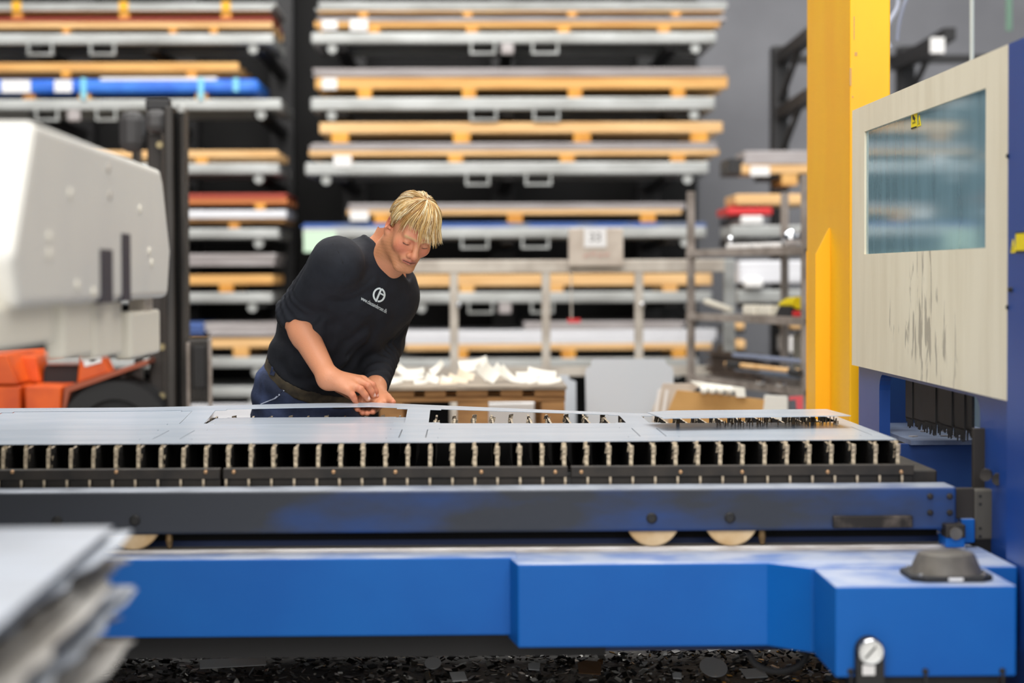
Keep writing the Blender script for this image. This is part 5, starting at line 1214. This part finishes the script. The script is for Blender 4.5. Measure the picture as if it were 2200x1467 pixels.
# ---- head, neck
HCEN = np.array([0, .008, .042]); HRAD = np.array([.0735, .087, .078])
def f_head(p):
    q = hl(p); ab = q.copy(); ab[:, 0] = np.abs(ab[:, 0])
    d = ell(q, HCEN, HRAD)
    d = smin(d, ell(q, (0, -.028, -.022), (.0615, .060, .082)), .03)
    d = smin(d, cone(ab, (.052, .002, -.058), (.018, -.066, -.104), .020, .020), .024)       # jaw
    d = smin(d, ell(q, (0, -.070, -.106), (.026, .020, .018)), .018)                          # chin
    d = smin(d, ball(ab, (.040, -.056, -.030), .024), .022)                                   # cheek
    d = smin(d, cone(ab, (.014, -.084, .016), (.042, -.070, .018), .010, .009), .014)         # brow
    d = smax(d, -ball(ab, (.031, -.104, -.004), .021), .014)                                  # socket
    d = smin(d, ell(ab, (.031, -.0725, -.004), (.0155, .0135, .0125)), .003)                  # lowered lid over the eye
    d = smax(d, -cone(ab, (.020, -.0865, -.0125), (.042, -.081, -.010), .0016, .0012), .002)  # lid slit
    d = smin(d, cone(q, (0, -.086, .006), (0, -.109, -.032), .0085, .0110), .012)             # nose
    d = smin(d, ball(q, (0, -.1085, -.036), .0120), .008)
    d = smin(d, ball(ab, (.0130, -.098, -.040), .0090), .007)
    d = smax(d, -ball(ab, (.0065, -.105, -.0485), .0042), .003)
    d = smin(d, ell(q, (0, -.080, -.064), (.032, .018, .022)), .016)                          # muzzle
    d = smin(d, cone(ab, (0, -.0985, -.0605), (.021, -.0865, -.0655), .0055, .0030), .005)    # upper lip
    d = smin(d, cone(ab, (0, -.0965, -.0725), (.018, -.0865, -.0695), .0065, .0032), .005)    # lower lip
    d = smax(d, -cone(ab, (0, -.1045, -.0665), (.023, -.0910, -.0680), .0022, .0014), .002)   # mouth line
    d = smax(d, -cone(ab, (0, -.098, -.0845), (.014, -.092, -.0835), .004, .003), .010)
    # ears
    er = rotm(math.radians(24), 0, 0)
    e = ell(ab, (.0765, .020, -.004), (.0085, .0215, .0335), er)
    e = smin(e, ball(ab, (.0725, .008, -.034), .0085), .008)
    e = smax(e, -ell(ab, (.0875, .014, .000), (.010, .0125, .020), er), .004)
    e = smin(e, ball(ab, (.074, .000, -.012), .006), .005)
    d = smin(d, e, .007)
    # neck
    n1 = hw_([0, .012, -.062]); n2 = NB-u_.astype(np.float32)*.05
    nk = cone(p, n1, n2, .050, .060)/HS
    nk = smin(nk, cone(p, hw_([-.042, .010, -.05]), W(806, 566, 5.52), .022, .020)/HS, .03)
    d = smin(d, nk, .022)
    return d*HS
c0 = np.minimum(HC, NB)-.15; c1 = np.maximum(HC, NB)+.14; c0[2] = NB[2]-.06; c1[2] = HC[2]+.14
hv, hq = nets(f_head, c0, c1, .0024)
SK = np.array(S(208, 142, 106)[:3]); SKR = np.array(S(192, 104, 78)[:3]); SKS = np.array(S(172, 120, 80)[:3]); LIP = np.array(S(176, 94, 82)[:3]); BR = np.array(S(196, 160, 112)[:3]); LS = np.array(S(70, 44, 34)[:3])
def paint_head(v):
    q = hl(v.astype(np.float32)); ax = np.abs(q[:, 0]); c = np.tile(SK, (len(q), 1)); ab = q.copy(); ab[:, 0] = ax
    def put(col, w): c[:] = c*(1-w[:, None])+col*w[:, None]
    def near(cc, r0, r1): return np.clip((r1-np.linalg.norm(ab-np.array(cc, np.float32), axis=1))/(r1-r0), 0, 1)
    put(SKR, .75*near((.042, -.07, -.03), .01, .038)); put(SKR, .8*near((0, -.108, -.04), .006, .022)); put(SKR, .7*near((.077, .02, 0), .012, .04)); put(SKR, .45*near((0, -.085, .05), .02, .06))
    jaw = np.clip((-.052-q[:, 2])/.02, 0, 1)*np.clip((.035-q[:, 1])/.03, 0, 1); jaw = np.maximum(jaw, np.clip((ax-.045)/.012, 0, 1)*np.clip((-.012-q[:, 2])/.02, 0, 1)*np.clip((.0-q[:, 1])/.02, 0, 1)*np.clip((q[:, 1]+.06)/.015, 0, 1))
    nz = .65+.35*np.sin(q[:, 0]*900)*np.sin(q[:, 2]*1100+q[:, 1]*700); jaw *= np.clip((q[:, 2]+.14)/.02, 0, 1); put(SKS, .85*jaw*nz)
    lip = np.clip((.0085-np.minimum(cone(ab, (0, -.0985, -.0615), (.020, -.088, -.0655), 0, 0), cone(ab, (0, -.0965, -.0720), (.018, -.088, -.0695), 0, 0)))/.003, 0, 1); put(LIP, .75*lip)
    ml = np.clip((.0032-cone(ab, (0, -.101, -.0665), (.023, -.0885, -.0680), 0, 0))/.0015, 0, 1); put(LS*.8, ml)
    br = np.clip((.0075-cone(ab, (.014, -.094, .0165), (.045, -.077, .0175), 0, 0))/.004, 0, 1); put(BR, .8*br)
    ey = np.clip((.0034-cone(ab, (.0185, -.0865, -.0120), (.0435, -.0790, -.0095), 0, 0))/.0018, 0, 1); put(LS, .95*ey)
    sock = near((.020, -.088, .004), .004, .016); put(SKR*.8, .55*sock)
    nos = near((.0068, -.104, -.0515), .0025, .005); put(LS, nos)
    return c
hcol = paint_head(hv)
# ---- hands
def chain(p, pts, rs, d, k):
    for i in range(len(pts)-1): d = smin(d, cone(p, pts[i], pts[i+1], rs[i], rs[i+1]), k)
    return d
def finger(p, pts, rs):
    d = cone(p, pts[0], pts[1], rs[0], rs[1])
    for i in range(1, len(pts)-1): d = smin(d, cone(p, pts[i], pts[i+1], rs[i], rs[i+1]), .003)
    return d
RH = {'pinky': [(747, 838, 5.402), (757, 849, 5.398), (761, 857, 5.400), (764, 863.5, 5.404)], 'ring': [(757, 829, 5.415), (774, 836, 5.405), (784, 848, 5.410), (790, 857, 5.416)],
      'middle': [(769, 820, 5.435), (790, 828, 5.425), (797.5, 841, 5.430), (802, 850, 5.436)], 'index': [(779, 817, 5.458), (800, 827, 5.452), (806, 840, 5.456), (808, 850, 5.462)]}
RR = {'pinky': (.0115, .0092, .0082, .0070), 'ring': (.0125, .0100, .0090, .0076), 'middle': (.0130, .0102, .0092, .0078), 'index': (.0125, .0100, .0090, .0078)}
def f_rhand(p):
    d = cone(p, ER, ER+(WR-ER)*.35, .038, .039); d = smin(d, cone(p, ER+(WR-ER)*.3, WR, .039, .027), .012)
    pal = None
    for k, v in RH.items():
        c = cone(p, WR, W(*v[0]), .024, .0135); pal = c if pal is None else smin(pal, c, .012)
    d = smin(d, pal, .018)
    th = finger(p, [W(728, 832, 5.452), W(748, 845, 5.472), W(761, 855, 5.470), W(768, 862, 5.458)], (.015, .012, .010, .008)); d = smin(d, th, .012)
    for k, v in RH.items(): d = smin(d, finger(p, [W(*q) for q in v], RR[k]), .0045)
    return d
LH = [[(776, 860, 5.470), (769, 870, 5.425), (767, 876, 5.385), (768, 879, 5.352)], [(789, 863, 5.466), (779, 878, 5.420), (777, 885, 5.385), (779, 887, 5.350)],
      [(804, 865, 5.462), (792, 880, 5.415), (788, 886.5, 5.380), (789, 888, 5.345)], [(819, 866, 5.458), (806, 879, 5.410), (801, 884, 5.378), (801, 885, 5.345)]]
def f_lhand(p):
    d = cone(p, EL+(WL-EL)*.5, WL, .034, .0275); pal = None
    for v in LH:
        c = cone(p, WL, W(*v[0]), .022, .0130); pal = c if pal is None else smin(pal, c, .012)
    d = smin(d, pal, .018)
    d = smin(d, finger(p, [W(818, 846, 5.53), W(831, 854, 5.485), W(839, 861, 5.455), W(844, 864.5, 5.432)], (.017, .0125, .0105, .0085)), .012)
    for v in LH: d = smin(d, finger(p, [W(*q) for q in v], (.012, .0098, .0090, .0076)), .0045)
    return d
rv, rq = nets(f_rhand, np.minimum(ER, WR)-[.06, .08, .12]-np.array([0, 0, 0]), np.array([W(820, 850, 5.4)[0], ER[1]+.06, ER[2]+.06]), .0026)
lv, lq = nets(f_lhand, np.array([W(755, 880, 5.4)[0], 5.315, W(800, 900, 5.4)[2]]), np.array([W(860, 800, 5.6)[0], 5.72, WL[2]+.09]), .0026)
def paint_hand(v, knuckles, nails):
    c = np.tile(SK, (len(v), 1)); 
    for p, r in knuckles:
        w_ = np.clip((r-np.linalg.norm(v-p, axis=1))/(r*.6), 0, 1)*.7; c[:] = c*(1-w_[:, None])+SKR*w_[:, None]
    for p, r in nails:
        w_ = np.clip((r-np.linalg.norm(v-p, axis=1))/(r*.3), 0, 1); c[:] = c*(1-w_[:, None])+np.array(S(236, 196, 186)[:3])*w_[:, None]
    return c
kn = [(W(*v[i]), .015) for v in RH.values() for i in (0, 1, 2)]
na = [(W(v[3][0]+2.5, v[3][1]-2, v[3][2]-.004), .0062) for k, v in RH.items() if k != 'pinky']
rc = paint_hand(rv, kn, na); lc = paint_hand(lv, [(W(*v[i]), .013) for v in LH for i in (1, 2, 3)]+[(W(844, 865, 5.43), .012)], [])
def f_core(p):
    d = torso(p, -.014)
    d = smin(d, cone(p, SR, ER, .05, .04), .03); d = smin(d, cone(p, SL, EL, .05, .04), .03); d = smin(d, cone(p, EL, WL, .04, .024), .02)
    d = smin(d, cone(p, sc_[-2], NB, .045, .05), .02)
    for h, k, a in ((hipR, KR, AR_), (hipL, KL, AL_)): d = smin(d, smin(cone(p, h, k, .075, .055), cone(p, k, a, .052, .04), .03), .03)
    return d
kv, kq = nets(f_core, [-.66, 5.36, .06], [-.08, 6.0, 1.40], .012)
off = 0; VV = []; QQ = []; CC = []
for v, q, c in ((hv, hq, hcol), (rv, rq, rc), (lv, lq, lc), (kv, kq, np.tile(SK, (len(kv), 1)))):
    VV.append(v); QQ.append(q+off); CC.append(c); off += len(v)
M_skin = attr_mat('skin', 0.48, 0.12, 260, 0.12)
np_mesh('body', np.concatenate(VV), np.concatenate(QQ), M_skin, ppl, np.concatenate(CC))
# shoes
for a_, nm in ((AR_, 'shoe'), (AL_, 'shoe')):
    m = MB(); m.obox((a_[0]+.02, a_[1]-.07, .055), (.045, 0, 0), (0, .13, 0), (0, 0, .05)); m.build(nm, M_rubber, ppl, bevel=.03, seg=3)
# ---- hair
hbv = BVHTree.FromPolygons([tuple(v) for v in hv], [tuple(q) for q in hq])
_w = cast(hbv, 917, 430); _w = hl(V3(_w)[None, :])[0].astype(float) if _w is not None else np.array([.01, .0, .123])
wdir = _w-HCEN; wdir /= np.linalg.norm(wdir)         # whorl on the crown
def skull(d):
    t = 1/np.linalg.norm(d/HRAD); return HCEN+d*t
ex = np.array([1.0, 0, 0]); ex -= ex@wdir*wdir; ex /= np.linalg.norm(ex); ef = np.cross(ex, wdir); ef = ef if ef[1] < 0 else -ef
def hline(q):                                        # height of the hairline in head space: forehead, sideburn, over the ear, nape
    y = q[..., 1]; return np.interp(y, [-.10, -.075, -.05, -.030, -.012, .000, .020, .045, .075, .12], [.074, .070, .060, .046, .004, .004, .036, .022, -.02, -.035])
up_l = HR.T@np.array([0, 0, 1.0])                    # gravity seen from the head
HV, HQ, HCc = [], [], []; hoff = 0
blond = [S(214, 176, 112), S(196, 154, 88), S(234, 208, 154), S(172, 128, 70), S(130, 92, 50), S(222, 190, 132), S(244, 228, 192)]
NCL = 330
for c_ in range(NCL):
    az = rng.uniform(-math.pi, math.pi)
    if -1.15 < az < -.25 and rng.random() < .58: az = rng.uniform(-.2, 1.1)
    front = -1.15 < az < 1.25
    pol0 = rng.uniform(.02, .75) if front else math.acos(1-rng.uniform(0, 1)*1.25)*.95
    total = rng.uniform(.07, .112) if front else rng.uniform(.05, .085)
    if -1.15 < az < -.25: total *= rng.uniform(.7, 1.0)
    lay0 = rng.uniform(.003, .013); swirl = rng.normal(0, .10)-(.10 if az < -.6 else 0); fall = rng.uniform(.22, .5); tone = int(rng.integers(0, 7)); n = 9
    side = rng.normal(0, 1, 3)*.02
    for k in range(int(rng.integers(18, 30))):
        a_ = az+rng.normal(0, .06); pol = max(.01, pol0+rng.normal(0, .05)); lay = max(.0022, lay0+rng.normal(0, .0016)); ln = total*rng.uniform(.8, 1.08); pts = []; vel = None; stop = False
        for i in range(n+1):
            f = i/n; d = wdir*math.cos(pol)+(ef*math.cos(a_)+ex*math.sin(a_))*math.sin(pol)
            q = skull(d)+d*lay*(.3+.7*math.sin(min(1, f*1.7)*math.pi/2))
            if vel is None and pts and q[2] < hline(q):
                vel = q-pts[-1]; vel /= np.linalg.norm(vel)+1e-9
                stop = not (front and q[1] < -.03)
            if vel is not None:
                if stop:
                    q = pts[-1]+vel*.0016
                else:
                    vel = vel*(1-fall*.55)+(-up_l)*fall*.55+d*.10+side*.4; vel /= np.linalg.norm(vel); q = pts[-1]+vel*ln/n
            pts.append(q); pol += ln/n/.086; a_ += swirl/n
        r0 = rng.uniform(.0004, .0008)
        pts = hw_(np.array(pts)).astype(float)
        T = np.gradient(pts, axis=0); T /= np.linalg.norm(T, axis=1)[:, None]+1e-9
        out = pts-HC; out /= np.linalg.norm(out, axis=1)[:, None]; B = np.cross(T, out); B /= np.linalg.norm(B, axis=1)[:, None]+1e-9; N_ = np.cross(B, T)
        rad = r0*np.array([1, 1, 1, 1, .97, .92, .82, .68, .5, .2])
        rg = np.stack([pts+B*rad[:, None]*1.3, pts+N_*rad[:, None], pts-B*rad[:, None]*1.3], 1).reshape(-1, 3)
        i_ = np.arange(n)[:, None]*3; j_ = np.arange(3)[None, :]; j2 = (j_+1) % 3
        fq = np.stack([i_+j_, i_+j2, i_+3+j2, i_+3+j_], -1).reshape(-1, 4)+hoff
        cb_ = np.array(blond[tone if rng.random() < .6 else int(rng.integers(0, 7))][:3])
        if az < -1.5 or az > 2: cb_ = cb_*.78
        HV.append(rg); HQ.append(fq); HCc.append(np.tile(cb_, (len(rg), 1))); hoff += len(rg)
M_hair = attr_mat('blond_hair', 0.36, spec=0.5)
hair = np_mesh('hair', np.concatenate(HV), np.concatenate(HQ), M_hair, ppl, np.concatenate(HCc))
def f_cap(p):
    q = hl(p); d = ell(q, HCEN, HRAD+.0022)
    return smax(d, (hline(q)+.006-q[:, 2]).astype(np.float32)*.8, .004)*HS
cv, cq = nets(f_cap, HC-.13, HC+.13, .0035)
np_mesh('scalp_hair', cv, cq, mat('dark_blond_scalp', S(168, 126, 72), 0.6, 0, S(120, 86, 48), 60, bump=.4, bscale=200), hair)
# ---- print on the chest
sbv = BVHTree.FromPolygons([tuple(v) for v in sv], [tuple(q) for q in sq])
M_print = mat('white_print', S(214, 222, 222), 0.7)
tv, tf = text_mesh('www.clausandersen.dk', 1.0)
tw = max(v[0] for v in tv)-min(v[0] for v in tv); th_ = .72
e1 = np.array([55.5, 29.5]); sx = 1/tw; e2 = np.array([2.6, -8.6])/th_
vs = []
for x, y, _ in tv:
    pxy = np.array([803.5, 655.0])+e1*(x*sx)+e2*y*1.0
    q = cast(sbv, *pxy); dd = (CAMP-q).normalized(); vs.append(q+dd*.0012)
m = MB(); m.add(vs, tf); m.build('web_address_print', M_print, ppl)
def arcp(c, rx, ry, a0, a1, hw2, tilt, n=16):
    out = []
    for k in range(n+1):
        t = math.radians(a0+(a1-a0)*k/n); x, y = rx*math.cos(t), -ry*math.sin(t); ct, st = math.cos(tilt), math.sin(tilt); out.append((c[0]+x*ct-y*st, c[1]+x*st+y*ct, hw2))
    return out
lc0 = (814.5, 633.5)
decal(arcp(lc0, 11.8, 13.9, 82, 238, 1.9, .1), sbv, 'emblem_arc', M_print, ppl, .0008)
decal(arcp(lc0, 11.8, 13.9, 72, -98, 1.9, .1), sbv, 'emblem_arc', M_print, ppl, .0008)
decal([(807.5, 648, 2.0), (813, 635, 2.0), (819.5, 620, 2.0)], sbv, 'emblem_stroke', M_print, ppl, .0008)
decal([(714, 523, .6), (727, 540, .7), (736, 562, .7), (740, 588, .7), (736, 610, .7), (728, 628, .7)], sbv, 'shoulder_seam', mat('black_thread', S(16, 17, 20), .9), ppl, .0006)
decal([(816, 629.5, 1.6), (820, 631.5, 1.6), (825.5, 635, 1.6)], sbv, 'emblem_stroke', M_print, ppl, .0008)
